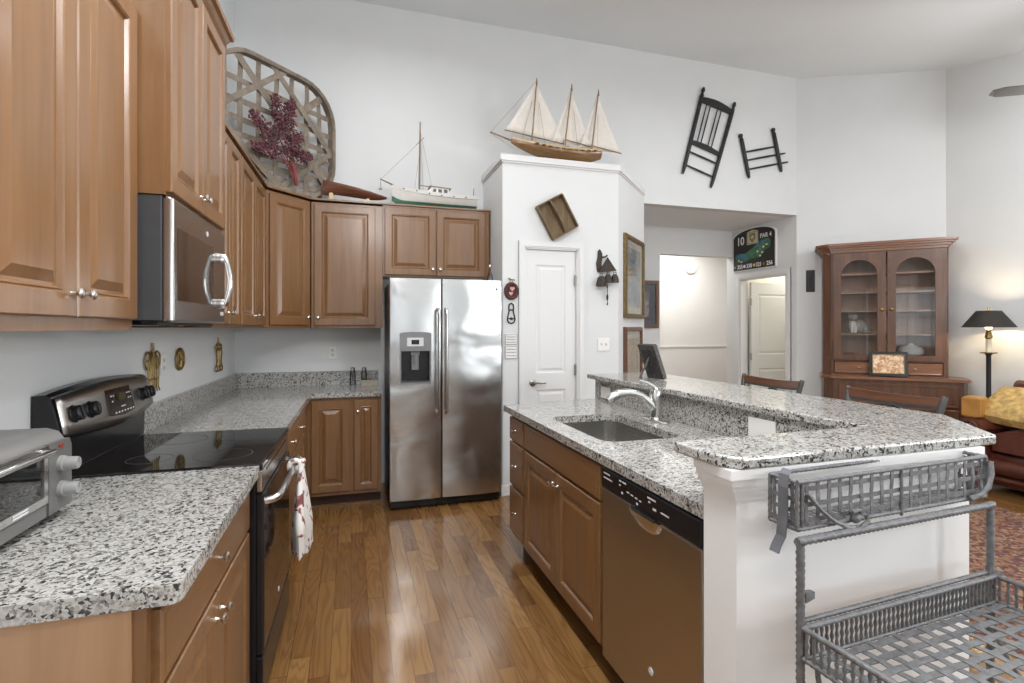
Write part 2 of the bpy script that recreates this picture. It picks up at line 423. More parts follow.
# ------------------------------------------------------------------ mesh helpers
class B:
    """Collects shapes and links them as one mesh object."""

    def __init__(self, mat=None):
        self.bm = bmesh.new()
        self.m = mat.copy() if mat is not None else Matrix.Identity(4)
        self.mi = 0

    def v(self, p):
        return self.bm.verts.new(self.m @ Vector(p))

    def f(self, vs):
        try:
            fc = self.bm.faces.new(vs)
            fc.material_index = self.mi
            return fc
        except ValueError:
            return None

    def box(self, x0, x1, y0, y1, z0, z1, bev=0.0):
        if bev <= 0:
            p = [(x0, y0, z0), (x1, y0, z0), (x1, y1, z0), (x0, y1, z0), (x0, y0, z1), (x1, y0, z1), (x1, y1, z1), (x0, y1, z1)]
            v = [self.v(q) for q in p]
            for q in ((0, 3, 2, 1), (4, 5, 6, 7), (0, 1, 5, 4), (1, 2, 6, 5), (2, 3, 7, 6), (3, 0, 4, 7)):
                self.f([v[k] for k in q])
            return
        t = bmesh.new()
        bmesh.ops.create_cube(t, size=1.0)
        for q in t.verts:
            q.co = Vector(((x0 + x1) / 2 + q.co.x * (x1 - x0), (y0 + y1) / 2 + q.co.y * (y1 - y0), (z0 + z1) / 2 + q.co.z * (z1 - z0)))
        bmesh.ops.bevel(t, geom=list(t.edges), offset=bev, segments=2, affect='EDGES', profile=0.5)
        self.merge(t)

    def merge(self, t):
        mp = {q: self.v(q.co) for q in t.verts}
        for fc in t.faces:
            self.f([mp[q] for q in fc.verts])
        t.free()

    def tube(self, pts, r, n=8, closed=False, lobes=0, twist=0.0, amp=0.22, caps=True, flat=1.0):
        P = [Vector(p) for p in pts]
        N = len(P)
        R = r if isinstance(r, (list, tuple)) else [r] * N
        rings = []
        up = None
        dist = 0.0
        for i in range(N):
            if closed:
                t = (P[(i + 1) % N] - P[i - 1])
            else:
                t = P[min(i + 1, N - 1)] - P[max(i - 1, 0)]
            t.normalize()
            if up is None:
                a = Vector((0, 0, 1)) if abs(t.z) < 0.9 else Vector((1, 0, 0))
                up = (a - t * a.dot(t)).normalized()
            else:
                up = (up - t * up.dot(t))
                up = up.normalized() if up.length > 1e-6 else t.orthogonal().normalized()
            s = t.cross(up)
            if i:
                dist += (P[i] - P[i - 1]).length
            ring = []
            for k in range(n):
                a = 2 * PI * k / n
                rr = R[i]
                if lobes:
                    rr *= 1 + amp * math.cos(lobes * a - twist * dist)
                ring.append(self.v(P[i] + up * (math.cos(a) * rr) + s * (math.sin(a) * rr * flat)))
            rings.append(ring)
        for i in range(N if closed else N - 1):
            a, b2 = rings[i], rings[(i + 1) % N]
            for k in range(n):
                self.f([a[k], a[(k + 1) % n], b2[(k + 1) % n], b2[k]])
        if not closed and caps:
            self.f(list(reversed(rings[0])))
            self.f(rings[-1])

    def rope(self, p0, p1, r, lobes=3, pitch=0.05):
        p0, p1 = Vector(p0), Vector(p1)
        ln = (p1 - p0).length
        n = max(4, int(ln / 0.006))
        self.tube([p0.lerp(p1, i / n) for i in range(n + 1)], r, 10, lobes=lobes, twist=2 * PI * lobes / pitch, amp=0.16)

    def cyl(self, p0, p1, r0, r1=None, n=16):
        self.tube([p0, p1], [r0, r0 if r1 is None else r1], n)

    def lathe(self, prof, c=(0, 0, 0), axis='Z', n=20):
        """prof: (radius, height) from bottom to top."""
        rings = []
        for r, h in prof:
            ring = []
            for k in range(n):
                a = 2 * PI * k / n
                x, y = r * math.cos(a), r * math.sin(a)
                q = (x, y, h) if axis == 'Z' else ((x, -h, y) if axis == '-Y' else (h, x, y))
                ring.append(self.v((c[0] + q[0], c[1] + q[1], c[2] + q[2])))
            rings.append(ring)
        for a, b2 in zip(rings, rings[1:]):
            for k in range(n):
                self.f([a[k], a[(k + 1) % n], b2[(k + 1) % n], b2[k]])
        self.f(list(reversed(rings[0])))
        self.f(rings[-1])

    def prism(self, poly, z0, z1, axis='Z'):
        """poly: (a, b) points. axis Z: (x, y); axis Y: (x, z) extruded along y; axis X: (y, z) extruded along x."""
        def q(p, h):
            return (p[0], p[1], h) if axis == 'Z' else ((p[0], h, p[1]) if axis == 'Y' else (h, p[0], p[1]))
        a = [self.v(q(p, z0)) for p in poly]
        b2 = [self.v(q(p, z1)) for p in poly]
        self.f(list(reversed(a)))
        self.f(b2)
        n = len(poly)
        for k in range(n):
            self.f([a[k], a[(k + 1) % n], b2[(k + 1) % n], b2[k]])

    def holed(self, outer, holes, z0, z1, axis='Z'):
        """slab with holes, all loops as (a, b) points."""
        t = bmesh.new()
        es = []
        loops = []
        for lp in [outer] + holes:
            vs = [t.verts.new((p[0], p[1], 0)) for p in lp]
            loops.append(vs)
            es += [t.edges.new((vs[k], vs[(k + 1) % len(vs)])) for k in range(len(vs))]
        bmesh.ops.triangle_fill(t, use_beauty=True, use_dissolve=False, edges=es)

        def q(p, h):
            return (p[0], p[1], h) if axis == 'Z' else ((p[0], h, p[1]) if axis == 'Y' else (h, p[0], p[1]))
        lo = {p: self.v(q(p.co, z0)) for p in t.verts}
        hi = {p: self.v(q(p.co, z1)) for p in t.verts}
        for fc in t.faces:
            self.f([hi[p] for p in fc.verts])
            self.f([lo[p] for p in reversed(fc.verts)])
        for vs in loops:
            for k in range(len(vs)):
                a, b2 = vs[k], vs[(k + 1) % len(vs)]
                self.f([lo[a], lo[b2], hi[b2], hi[a]])
        t.free()

    def ball(self, c, r, seg=12, rings=8):
        r = r if isinstance(r, (tuple, list)) else (r, r, r)
        t = bmesh.new()
        bmesh.ops.create_uvsphere(t, u_segments=seg, v_segments=rings, radius=1)
        for q in t.verts:
            q.co = Vector((c[0] + q.co.x * r[0], c[1] + q.co.y * r[1], c[2] + q.co.z * r[2]))
        self.merge(t)

    def loft(self, rings, close_u=True, cap=True):
        R = [[self.v(p) for p in ring] for ring in rings]
        n = len(R[0])
        for a, b2 in zip(R, R[1:]):
            for k in range(n if close_u else n - 1):
                self.f([a[k], a[(k + 1) % n], b2[(k + 1) % n], b2[k]])
        if cap:
            self.f(list(reversed(R[0])))
            self.f(R[-1])

    def panel(self, W, H, T, panels, prof, edge=0.004):
        """door slab x 0..W, z 0..H, back at y=0, front at y=-T; panels (x0,x1,z0,z1) get the ring profile [(inset, dy)]."""
        xs = sorted({edge, W - edge} | {p[0] for p in panels} | {p[1] for p in panels})
        zs = sorted({edge, H - edge} | {p[2] for p in panels} | {p[3] for p in panels})
        g = {}

        def gv(x, z):
            if (x, z) not in g:
                g[(x, z)] = self.v((x, -T, z))
            return g[(x, z)]
        for i in range(len(xs) - 1):
            for j in range(len(zs) - 1):
                c = (xs[i] + xs[i + 1]) / 2, (zs[j] + zs[j + 1]) / 2
                hit = None
                for p in panels:
                    if p[0] < c[0] < p[1] and p[2] < c[1] < p[3]:
                        hit = p
                if hit:
                    continue
                self.f([gv(xs[i], zs[j]), gv(xs[i + 1], zs[j]), gv(xs[i + 1], zs[j + 1]), gv(xs[i], zs[j + 1])])
        for (x0, x1, z0, z1) in panels:
            px = [x for x in xs if x0 <= x <= x1]
            pz = [z for z in zs if z0 <= z <= z1]
            last = [gv(x0, z0), gv(x1, z0), gv(x1, z1), gv(x0, z1)]
            for ins, dy in prof:
                ins = min(ins, (x1 - x0) / 2 - 0.004, (z1 - z0) / 2 - 0.004)
                ring = [self.v(q) for q in ((x0 + ins, -T + dy, z0 + ins), (x1 - ins, -T + dy, z0 + ins), (x1 - ins, -T + dy, z1 - ins), (x0 + ins, -T + dy, z1 - ins))]
                for k in range(4):
                    self.f([last[k], last[(k + 1) % 4], ring[(k + 1) % 4], ring[k]])
                last = ring
            self.f(last)
        # rim, sides, back
        o = [self.v(q) for q in ((0, -T + edge, 0), (W, -T + edge, 0), (W, -T + edge, H), (0, -T + edge, H))]
        i_ = [gv(edge, edge), gv(W - edge, edge), gv(W - edge, H - edge), gv(edge, H - edge)]
        bk = [self.v(q) for q in ((0, 0, 0), (W, 0, 0), (W, 0, H), (0, 0, H))]
        for k in range(4):
            self.f([o[k], o[(k + 1) % 4], i_[(k + 1) % 4], i_[k]])
            self.f([bk[k], bk[(k + 1) % 4], o[(k + 1) % 4], o[k]])
        self.f(list(reversed(bk)))

    def out(self, name, mat, parent=None, smooth=False, sub=0, normals=True):
        me = bpy.data.meshes.new(name)
        if normals:
            bmesh.ops.recalc_face_normals(self.bm, faces=list(self.bm.faces))
        self.bm.to_mesh(me)
        self.bm.free()
        for k in (mat if isinstance(mat, (list, tuple)) else [mat]):
            me.materials.append(MT[k])
        o = bpy.data.objects.new(name, me)
        COL.objects.link(o)
        if parent is not None:
            o.parent = parent
        if smooth:
            for p in me.polygons:
                p.use_smooth = True
            me.set_sharp_from_angle(angle=math.radians(40))
        if sub:
            md = o.modifiers.new('subdivision', 'SUBSURF')
            md.levels = md.render_levels = sub
        return o


def thing(name, label, cat, loc=(0, 0, 0), rz=0.0, group=None):
    o = bpy.data.objects.new(name, None)
    o.empty_display_size = 0.05
    o.location = loc
    o.rotation_euler = (0, 0, rz)
    COL.objects.link(o)
    o['label'] = label
    o['category'] = cat
    if group:
        o['group'] = group
    return o


def struct(name, b, mat, parent=None, smooth=False):
    o = b.out(name, mat, parent, smooth)
    if parent is None:
        o['kind'] = 'structure'
    return o


def T(x, y, z):
    return Matrix.Translation((x, y, z))


def R(a, ax='Z'):
    return Matrix.Rotation(a, 4, ax)


def text(name, body, size, mtx, mat, parent, align='CENTER', depth=0.0006, sx=1.0):
    """flat raised lettering standing in the XZ plane of mtx, read from -Y."""
    cu = bpy.data.curves.new(name, 'FONT')
    cu.body = body
    cu.size = size
    cu.extrude = depth
    cu.offset = size * 0.020
    cu.align_x = align
    cu.align_y = 'CENTER'
    tmp = bpy.data.objects.new(name, cu)
    COL.objects.link(tmp)
    dg = bpy.context.evaluated_depsgraph_get()
    dg.update()
    me = bpy.data.meshes.new_from_object(tmp.evaluated_get(dg))
    bpy.data.objects.remove(tmp)
    bpy.data.curves.remove(cu)
    me.transform(mtx @ Matrix.Rotation(PI / 2, 4, 'X') @ Matrix.Diagonal((sx, 1, 1, 1)))
    me.materials.clear()
    me.materials.append(MT[mat])
    o = bpy.data.objects.new(name, me)
    COL.objects.link(o)
    o.parent = parent
    return o


def arc(cx, cz, r, a0, a1, n):
    return [(cx + r * math.cos(a0 + (a1 - a0) * k / n), cz + r * math.sin(a0 + (a1 - a0) * k / n)) for k in range(n + 1)]


def rrect(x0, x1, y0, y1, r, n=5):
    p = []
    for cx, cy, a in ((x1 - r, y0 + r, -PI / 2), (x1 - r, y1 - r, 0), (x0 + r, y1 - r, PI / 2), (x0 + r, y0 + r, PI)):
        p += arc(cx, cy, r, a, a + PI / 2, n)
    return p


# ------------------------------------------------------------------ the room
XL, YB = -0.945, 4.96          # left wall, big wall
XH, YH = 5.05, 6.05            # hall door wall, hall end wall
XR = 6.035                     # living room wall
YR = -3.6                      # rear wall


def zceil(y):
    return 4.38 + 0.22 * (y - 4.96)


b = B()
b.box(-1.2, 7.6, YR - 0.2, 8.0, -0.10, 0.0)
struct('floor', b, 'floor')

b = B()
y0, y1 = YR - 0.15, 5.15
for dz in (0,):
    p = [(-1.2, y0, zceil(y0)), (7.4, y0, zceil(y0)), (7.4, y1, zceil(y1)), (-1.2, y1, zceil(y1))]
    lo = [b.v(q) for q in p]
    hi = [b.v((q[0], q[1], q[2] + 0.12)) for q in p]
    b.f(list(reversed(lo)))
    b.f(hi)
    for k in range(4):
        b.f([lo[k], lo[(k + 1) % 4], hi[(k + 1) % 4], hi[k]])
struct('ceiling', b, 'ceiling')

KL = 0.016                      # the left wall runs a hair out of square with the big wall


def lx(y):
    return -KL * (YB - y)


def skew(*objs):
    """turn finished left-run things with the left wall about the back corner"""
    mm = T(XL, YB, 0) @ R(-math.atan(KL)) @ T(-XL, -YB, 0)
    for o in objs:
        bpy.context.view_layer.update()
        o.matrix_world = mm @ o.matrix_world


b = B()
b.prism([(XL, YB), (XL - 0.12, YB), (XL - 0.12 + lx(YR), YR), (XL + lx(YR), YR)], 0, 4.6)
struct('wall_left', b, 'wall')

# big wall with the hall opening below 2.757 m
b = B()
b.box(XL - 0.12, 2.995, YB, YB + 0.12, 0, 4.7)
b.box(2.995, XH, YB, YB + 0.12, 2.757, 4.7)
struct('wall_back', b, 'wall')

b = B()
b.prism([(XH, YB), (XH + 0.985, YB - 0.985), (XH + 1.085, YB - 0.985), (XH + 1.085, YB - 0.86), (XH + 0.14, YB + 0.12), (XH, YB + 0.12)], 0, 4.7)
struct('wall_diagonal', b, 'wall')

b = B()
b.holed([(YR, 0), (YB - 0.985, 0), (YB - 0.985, 4.6), (YR, 4.6)], [[(-2.3, 0.95), (-0.1, 0.95), (-0.1, 2.35), (-2.3, 2.35)]], XR, XR + 0.12, 'X')
struct('wall_right', b, 'wall')

b = B()
b.holed([(XL - 0.1, 0), (XR + 0.1, 0), (XR + 0.1, 4.0), (XL - 0.1, 4.0)],
        [[(-0.6, 0.95), (1.1, 0.95), (1.1, 2.40), (-0.6, 2.40)], [(2.0, 0.95), (4.6, 0.95), (4.6, 2.40), (2.0, 2.40)]], YR - 0.12, YR, 'Y')
struct('wall_rear', b, 'rearwall_dimmed')


def window(name, w, h, loc, rz, nx):
    o = bpy.data.objects.new(name, None)
    o.location = loc
    o.rotation_euler = (0, 0, rz)
    COL.objects.link(o)
    o['kind'] = 'structure'
    b = B()
    b.holed([(0, 0), (w, 0), (w, h), (0, h)], [[(0.06, 0.06), (w - 0.06, 0.06), (w - 0.06, h - 0.06), (0.06, h - 0.06)]], 0.0, 0.05, 'Y')
    for k in range(1, nx):
        b.box(w * k / nx - 0.02, w * k / nx + 0.02, 0.012, 0.04, 0.05, h - 0.05)
    b.box(0.05, w - 0.05, 0.014, 0.038, h / 2 - 0.018, h / 2 + 0.018)
    b.out('window_frame', 'trim', o)
    b = B()
    b.box(0.055, w - 0.055, 0.022, 0.026, 0.055, h - 0.055)
    b.out('pane', 'clear', o)


window('window_1', 1.7, 1.45, (-0.6, YR - 0.06, 0.95), 0, 3)
window('window_2', 2.6, 1.45, (2.0, YR - 0.06, 0.95), 0, 4)
window('window_3', 2.2, 1.40, (XR + 0.06, -2.3, 0.95), PI / 2, 3)

# hall beyond the opening
b = B()
b.box(2.87, 2.995, YB + 0.12, YH, 0, 2.9)
struct('wall_hall_left', b, 'wall')
b = B()
b.box(2.87, 3.897, YH, YH + 0.12, 0, 2.9)
b.box(3.897, XH, YH, YH + 0.12, 2.40, 2.9)
struct('wall_hall_end', b, 'wall')
b = B()
b.holed([(YB + 0.12, 0), (YH + 0.12, 0), (YH + 0.12, 2.9), (YB + 0.12, 2.9)], [[(5.115, 0.0005), (5.90, 0.0005), (5.90, 2.075), (5.115, 2.075)]], XH, XH + 0.12, 'X')
struct('wall_hall_right', b, 'wall')
b = B()
b.box(2.87, XH + 0.1, YB + 0.12, YH + 0.12, 2.757, 2.88)
struct('ceiling_hall', b, 'ceiling')

# bright stair hall behind
b = B()
b.box(2.9, 6.9, 7.55, 7.67, 0, 2.9)
b.box(2.78, 2.9, YH + 0.12, 7.67, 0, 2.9)
b.box(6.8, 6.9, YH + 0.12, 7.55, 0, 2.9)
b.box(XH + 0.12, 6.9, YH + 0.06, YH + 0.12, 0, 2.9)
struct('wall_stair_hall', b, 'hallwall')
b = B()
b.box(2.78, 6.9, YH + 0.12, 7.67, 2.78, 2.9)
struct('ceiling_stair_hall', b, 'ceiling')
b = B()
b.box(2.9, 6.8, 7.535, 7.55, 1.10, 1.125)
b.box(2.9, 6.8, 7.535, 7.55, 0, 0.12)
struct('trim_6', b, 'hallwall')

# cream bedroom behind the open door
b = B()
b.box(XH + 0.12, 6.55, YH, YH + 0.06, 0, 2.7)
b.box(6.45, 6.55, 5.2, YH, 0, 2.7)
b.box(XH + 0.16, 6.55, 5.02, 5.10, 0, 2.7)
struct('wall_bedroom', b, 'yellowwall')
b = B()
b.box(XH + 0.12, 6.55, 5.02, YH + 0.06, 2.6, 2.7)
struct('ceiling_bedroom', b, 'yellowceil')

# ---------------- pantry closet
PX0, PX1, PY = 1.228, 2.325, 4.28
DX0, DX1, DZ = 1.430, 1.922, 2.112
b = B()
b.box(PX0, DX0, PY, PY + 0.09, 0, 2.83)
b.box(DX1, PX1, PY, PY + 0.09, 0, 2.83)
b.box(DX0, DX1, PY, PY + 0.09, DZ, 2.83)
b.box(PX0, PX0 + 0.08, PY + 0.09, YB, 0, 2.83)
b.prism([(PX1, PY), (2.993, YB - 0.012), (2.993, YB), (2.88, YB), (PX1 - 0.035, PY + 0.09)], 0, 2.83)
b.box(PX0 + 0.01, PX1 - 0.01, PY + 0.05, PY + 0.09, 2.80, 2.83)
struct('wall_pantry', b, 'wall')
b = B()


def off(o):
    k = o * math.tan(PI / 8)
    return [(PX0 - o, YB), (PX0 - o, PY - o), (PX1 + k, PY - o), (2.99 + o * 0.7, YB - 0.012 - o * 0.0)]


for o_, z0, z1 in ((0.010, 2.826, 2.842), (0.022, 2.842, 2.893)):
    b.prism(off(o_), z0, z1)
struct('trim_1', b, 'doorpaint')
b = B()
b.prism([(PX0 - 0.012, YB), (PX0 - 0.012, PY - 0.012), (1.380, PY - 0.012), (1.380, PY + 0.01), (PX0 + 0.01, PY + 0.01), (PX0 + 0.01, YB)], 0, 0.085)
b.prism([(1.985, PY - 0.012), (PX1 + 0.005, PY - 0.012), (2.985, YB - 0.03), (2.985, YB - 0.01), (PX1, PY + 0.01), (1.985, PY + 0.01)], 0, 0.085)
struct('baseboard_pantry', b, 'trim')


def casing(name, w, h, cw, loc, rz):
    """door casing around an opening w wide, h high, local x along the wall, front at -y"""
    b = B(T(*loc) @ R(rz))
    for k, (c0, c1, dy) in enumerate(((0.0, cw, 0.012), (0.012, cw - 0.014, 0.019), (cw - 0.014, cw, 0.016))):
        b.box(-c1, -c0, -dy, 0, 0, h + c0)
        b.box(w + c0, w + c1, -dy, 0, 0, h + c0)
        b.box(-c1, w + c1, -dy, 0, h + c0, h + c1)
    # jamb lining
    b.box(-0.004, 0.012, -0.004, 0.085, 0, h)
    b.box(w - 0.012, w + 0.004, -0.004, 0.085, 0, h)
    b.box(-0.004, w + 0.004, -0.004, 0.085, h - 0.012, h + 0.004)
    return struct(name, b, 'doorpaint')


casing('trim_2', DX1 - DX0, DZ, 0.058, (DX0, PY, 0), 0)

DOORPROF = [(0.010, 0.006), (0.022, 0.007), (0.042, 0.001)]


def hinge(parent, x, z, y=-0.045, mat='handle'):
    b = B()
    b.cyl((x, y, z - 0.045), (x, y, z + 0.045), 0.010, n=10)
    b.ball((x, y, z + 0.048), 0.008, 8, 6)
    b.box(x - 0.004, x + 0.012, y, y + 0.006, z - 0.04, z + 0.04)
    b.out('hinge', mat, parent)


d = bpy.data.objects.new('door_1', None)
d.location = (DX0 + 0.014, PY + 0.05, 0.008)
COL.objects.link(d)
d['kind'] = 'structure'
W_ = DX1 - DX0 - 0.028
b = B()
b.panel(W_, DZ - 0.022, 0.036, [(0.088, W_ - 0.098, 1.020, 1.962), (0.088, W_ - 0.098, 0.16, 0.875)], DOORPROF, 0.002)
b.out('door_leaf', 'doorpaint', d)
for z in (0.25, 1.04, 1.828):
    hinge(d, W_ - 0.008, z, -0.050)
b = B()
b.lathe([(0.030, 0), (0.031, 0.006), (0.024, 0.012), (0.012, 0.014), (0.010, 0.045)], (0.060, -0.036, 0.938), '-Y', 16)
b.tube([(0.060, -0.080, 0.938), (0.085, -0.084, 0.940), (0.12, -0.082, 0.936), (0.165, -0.080, 0.938)], [0.011, 0.010, 0.009, 0.008], 10)
b.out('door_handle', 'handle', d, True)

# bedroom door, open into the yellow room
casing('trim_3', 0.785, 2.075, 0.075, (XH, 5.90, 0), -PI / 2)
d = bpy.data.objects.new('door_2', None)
d.location = (XH + 0.135, 5.885, 0.01)
COL.objects.link(d)
d['kind'] = 'structure'
b = B()
b.panel(0.76, 2.03, 0.036, [(0.115, 0.645, 1.05, 1.87), (0.115, 0.645, 0.20, 0.86)], DOORPROF, 0.002)
b.out('door_leaf', 'doorpaint', d)
for z in (0.25, 1.02, 1.76):
    hinge(d, -0.006, z, -0.040)

# island knee wall: the arm under the bar end and the run behind the sink
b = B()
b.prism([(0.955, 1.130), (1.815, 1.130), (1.815, 1.262), (0.955, 1.262)], 0, 1.056)
b.prism([(1.712, 1.262), (1.815, 1.262), (1.815, 3.455), (1.712, 3.455)], 0, 1.056)
struct('wall_bar', b, 'trim')
b = B()
for o_, z0, z1 in ((0.007, 0.972, 0.984), (0.013, 0.984, 0.998), (0.022, 0.998, 1.012), (0.030, 1.012, 1.030), (0.040, 1.030, 1.056)):
    b.prism([(0.955 - o_ * 0.8, 1.130 - o_ * 0.45), (1.815 + o_, 1.130 - o_ * 0.45), (1.815 + o_, 3.458), (1.70, 3.458), (1.70, 1.264), (0.955 - o_ * 0.8, 1.264)], z0, z1)
struct('trim_4', b, 'trim')
b = B()
b.prism([(0.944, 1.118), (1.827, 1.118), (1.827, 3.463), (1.74, 3.463), (1.74, 1.20), (0.944, 1.20)], 0, 0.10)
struct('baseboard_bar', b, 'trim')
b = B()
b.prism([(XL + lx(YR), YR), (XL + lx(YR) + 0.014, YR), (XL + lx(1.1) + 0.014, 1.1), (XL + lx(1.1), 1.1)], 0, 0.11)
struct('baseboard_left', b, 'trim')
b = B()
b.prism([(XH - 0.0, YB - 0.0), (XH + 0.982, YB - 0.982), (XH + 0.97, YB - 0.994), (XH - 0.012, YB - 0.012)], 0, 0.11)
b.box(XR - 0.014, XR, YR, YB - 0.99, 0, 0.11)
struct('baseboard_right', b, 'trim')

# ------------------------------------------------------------------ cabinets
CABPROF = [(0.004, 0.003), (0.008, 0.0012), (0.014, 0.0115), (0.022, 0.0115), (0.050, 0.0015)]
FLATPROF = [(0.003, -0.000), (0.006, 0.003)]


def knob(parent, x, z, y=-0.02):
    b = B()
    b.lathe([(0.007, 0), (0.0055, 0.004), (0.005, 0.012), (0.010, 0.017), (0.0145, 0.021), (0.0145, 0.024), (0.010, 0.028), (0.004, 0.0295)], (x, y, z), '-Y', 14)
    b.out('knob', 'nickel', parent, True)


def door(parent, x, z, w, h, knobs=(), fr=0.056, mat='cab'):
    b = B(T(x, 0, z))
    b.panel(w, h, 0.020, [(fr, w - fr, fr, h - fr)], CABPROF)
    o = b.out('door', mat, parent)
    for kx, kz in knobs:
        knob(o, x + kx, z + kz)
    return o


def drawer(parent, x, z, w, h, knobs=(), mat='cabh'):
    b = B(T(x, 0, z))
    b.panel(w, h, 0.020, [(0.014, w - 0.014, 0.014, h - 0.014)], [(0.006, -0.0015), (0.012, -0.0015)], 0.004)
    o = b.out('drawer_front', mat, parent)
    for kx, kz in knobs:
        knob(o, x + kx, z + kz)
    return o


def cab_body(parent, w, dep, h, toe=True, mat='cab', lip=0.0):
    b = B()
    if toe:
        b.box(0, w, 0, dep, 0.105, h)
    else:
        b.box(0, w, 0, dep, lip, h)
    o = b.out('body', mat, parent)
    if toe:
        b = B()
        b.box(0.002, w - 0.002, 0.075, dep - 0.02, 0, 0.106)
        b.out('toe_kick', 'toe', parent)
    return o


# --- left run (faces +X): local x runs along +Y
c = thing('base_cabinet', 'wood base cabinet with light end panel, under the near left counter', 'cabinet', (-0.322, 1.200, 0), PI / 2, 'base cabinets')
left_run = [c]
cab_body(c, 0.915, 0.612, 0.874)
b = B()
b.box(-0.006, 0.0, 0.024, 0.605, 0.0, 0.874)
b.out('end_panel', 'cabside', c)
drawer(c, 0.022, 0.700, 0.868, 0.155, ((0.434, 0.078),))
door(c, 0.022, 0.125, 0.431, 0.56, ((0.404, 0.495),))
door(c, 0.459, 0.125, 0.431, 0.56, ((0.030, 0.495),))

c = thing('base_cabinet', 'wood base cabinet between the range and the back corner', 'cabinet', (-0.312, 2.868, 0), PI / 2, 'base cabinets')
cab_body(c, 1.485, 0.60, 0.874)
left_run.append(c)
drawer(c, 0.03, 0.700, 1.03, 0.155, ((0.30, 0.078), (0.76, 0.078)))
door(c, 0.03, 0.125, 0.51, 0.56, ((0.480, 0.50),))
door(c, 0.55, 0.125, 0.51, 0.56, ((0.030, 0.50),))

c = thing('base_cabinet', 'wood base cabinet with one narrow and one wide door, left of the refrigerator', 'cabinet', (-0.325, 4.355, 0), 0, 'base cabinets')
cab_body(c, 0.560, 0.575, 0.874)
door(c, 0.030, 0.135, 0.287, 0.715)
door(c, 0.348, 0.135, 0.185, 0.715, ((0.028, 0.625),), fr=0.050)
b = B()
b.box(0.0, 0.56, 0.062, 0.076, 0.0, 0.018)
b.out('shoe_moulding', 'cab', c)

# --- island (faces -X): local x runs along -Y
c = thing('base_cabinet', 'narrow three drawer island cabinet at the far end of the sink', 'cabinet', (0.992, 3.235, 0), -PI / 2, 'base cabinets')
cab_body(c, 0.290, 0.60, 0.874)
drawer(c, 0.012, 0.715, 0.266, 0.140, ((0.133, 0.070),))
drawer(c, 0.012, 0.430, 0.266, 0.270, ((0.133, 0.135),))
drawer(c, 0.012, 0.135, 0.266, 0.280, ((0.133, 0.140),))

c = thing('sink_cabinet', 'wide island cabinet with two doors below the sink', 'cabinet', (0.992, 2.943, 0), -PI / 2, 'base cabinets')
b = B()
b.holed([(0, 0), (1.035, 0), (1.035, 0.60), (0, 0.60)], [rrect(0.12, 0.88, 0.03, 0.56, 0.05)], 0.60, 0.874)
b.box(0, 1.035, 0, 0.60, 0.105, 0.62)
b.out('body', 'cab', c)
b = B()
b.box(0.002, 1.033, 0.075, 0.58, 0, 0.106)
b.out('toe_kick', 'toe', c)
drawer(c, 0.018, 0.715, 0.975, 0.140)
door(c, 0.018, 0.125, 0.484, 0.575, ((0.456, 0.515),))
door(c, 0.509, 0.125, 0.484, 0.575, ((0.028, 0.515),))

# --- wall cabinets
c = thing('wall_cabinet', 'large wood wall cabinet nearest the camera, left of the microwave', 'cabinet', (-0.662, 1.280, 1.413), PI / 2, 'wall cabinets')
left_run.append(c)
cab_body(c, 0.798, 0.280, 1.10, False, lip=0.0)
door(c, 0.012, 0.036, 0.384, 1.045, ((0.354, 0.062),), fr=0.062)
door(c, 0.402, 0.036, 0.388, 1.045, ((0.030, 0.062),), fr=0.062)

c = thing('wall_cabinet', 'deep wood cabinet with crown moulding, above the microwave', 'cabinet', (-0.568, 2.084, 1.881), PI / 2, 'wall cabinets')
left_run.append(c)
cab_body(c, 0.772, 0.374, 0.940, False)
door(c, 0.010, 0.012, 0.374, 0.884, ((0.347, 0.065),))
door(c, 0.388, 0.012, 0.374, 0.884, ((0.028, 0.065),))
b = B()
pr = [(0.0, 0.900), (-0.006, 0.900), (-0.010, 0.913), (-0.022, 0.927), (-0.034, 0.945), (-0.048, 0.953), (-0.052, 0.970), (0.0, 0.970)]
b.loft([[(-0.03 + p[0] * 0.0, p[0], p[1]) for p in pr], [(0.772 - p[0] * 0.8, p[0], p[1]) for p in pr]])
b.prism([(0.772, 0.0), (0.812, 0.0), (0.812, 0.374), (0.772, 0.374)], 0.945, 0.970)
b.out('crown_moulding', 'cab', c)

c = thing('wall_cabinet', 'two door wood wall cabinet just right of the microwave', 'cabinet', (-0.614, 2.860, 1.422), PI / 2, 'wall cabinets')
left_run.append(c)
cab_body(c, 0.579, 0.329, 1.045, False)
door(c, 0.012, 0.020, 0.274, 1.005, ((0.248, 0.060),), fr=0.050)
door(c, 0.290, 0.020, 0.274, 1.005, ((0.026, 0.060),), fr=0.050)

c = thing('wall_cabinet', 'two door wood wall cabinet beside the diagonal corner cabinet', 'cabinet', (-0.614, 3.441, 1.422), PI / 2, 'wall cabinets')
left_run.append(c)
cab_body(c, 0.893, 0.329, 1.045, False)
door(c, 0.016, 0.020, 0.412, 1.005, ((0.384, 0.060),))
door(c, 0.434, 0.020, 0.412, 1.005, ((0.028, 0.060),))

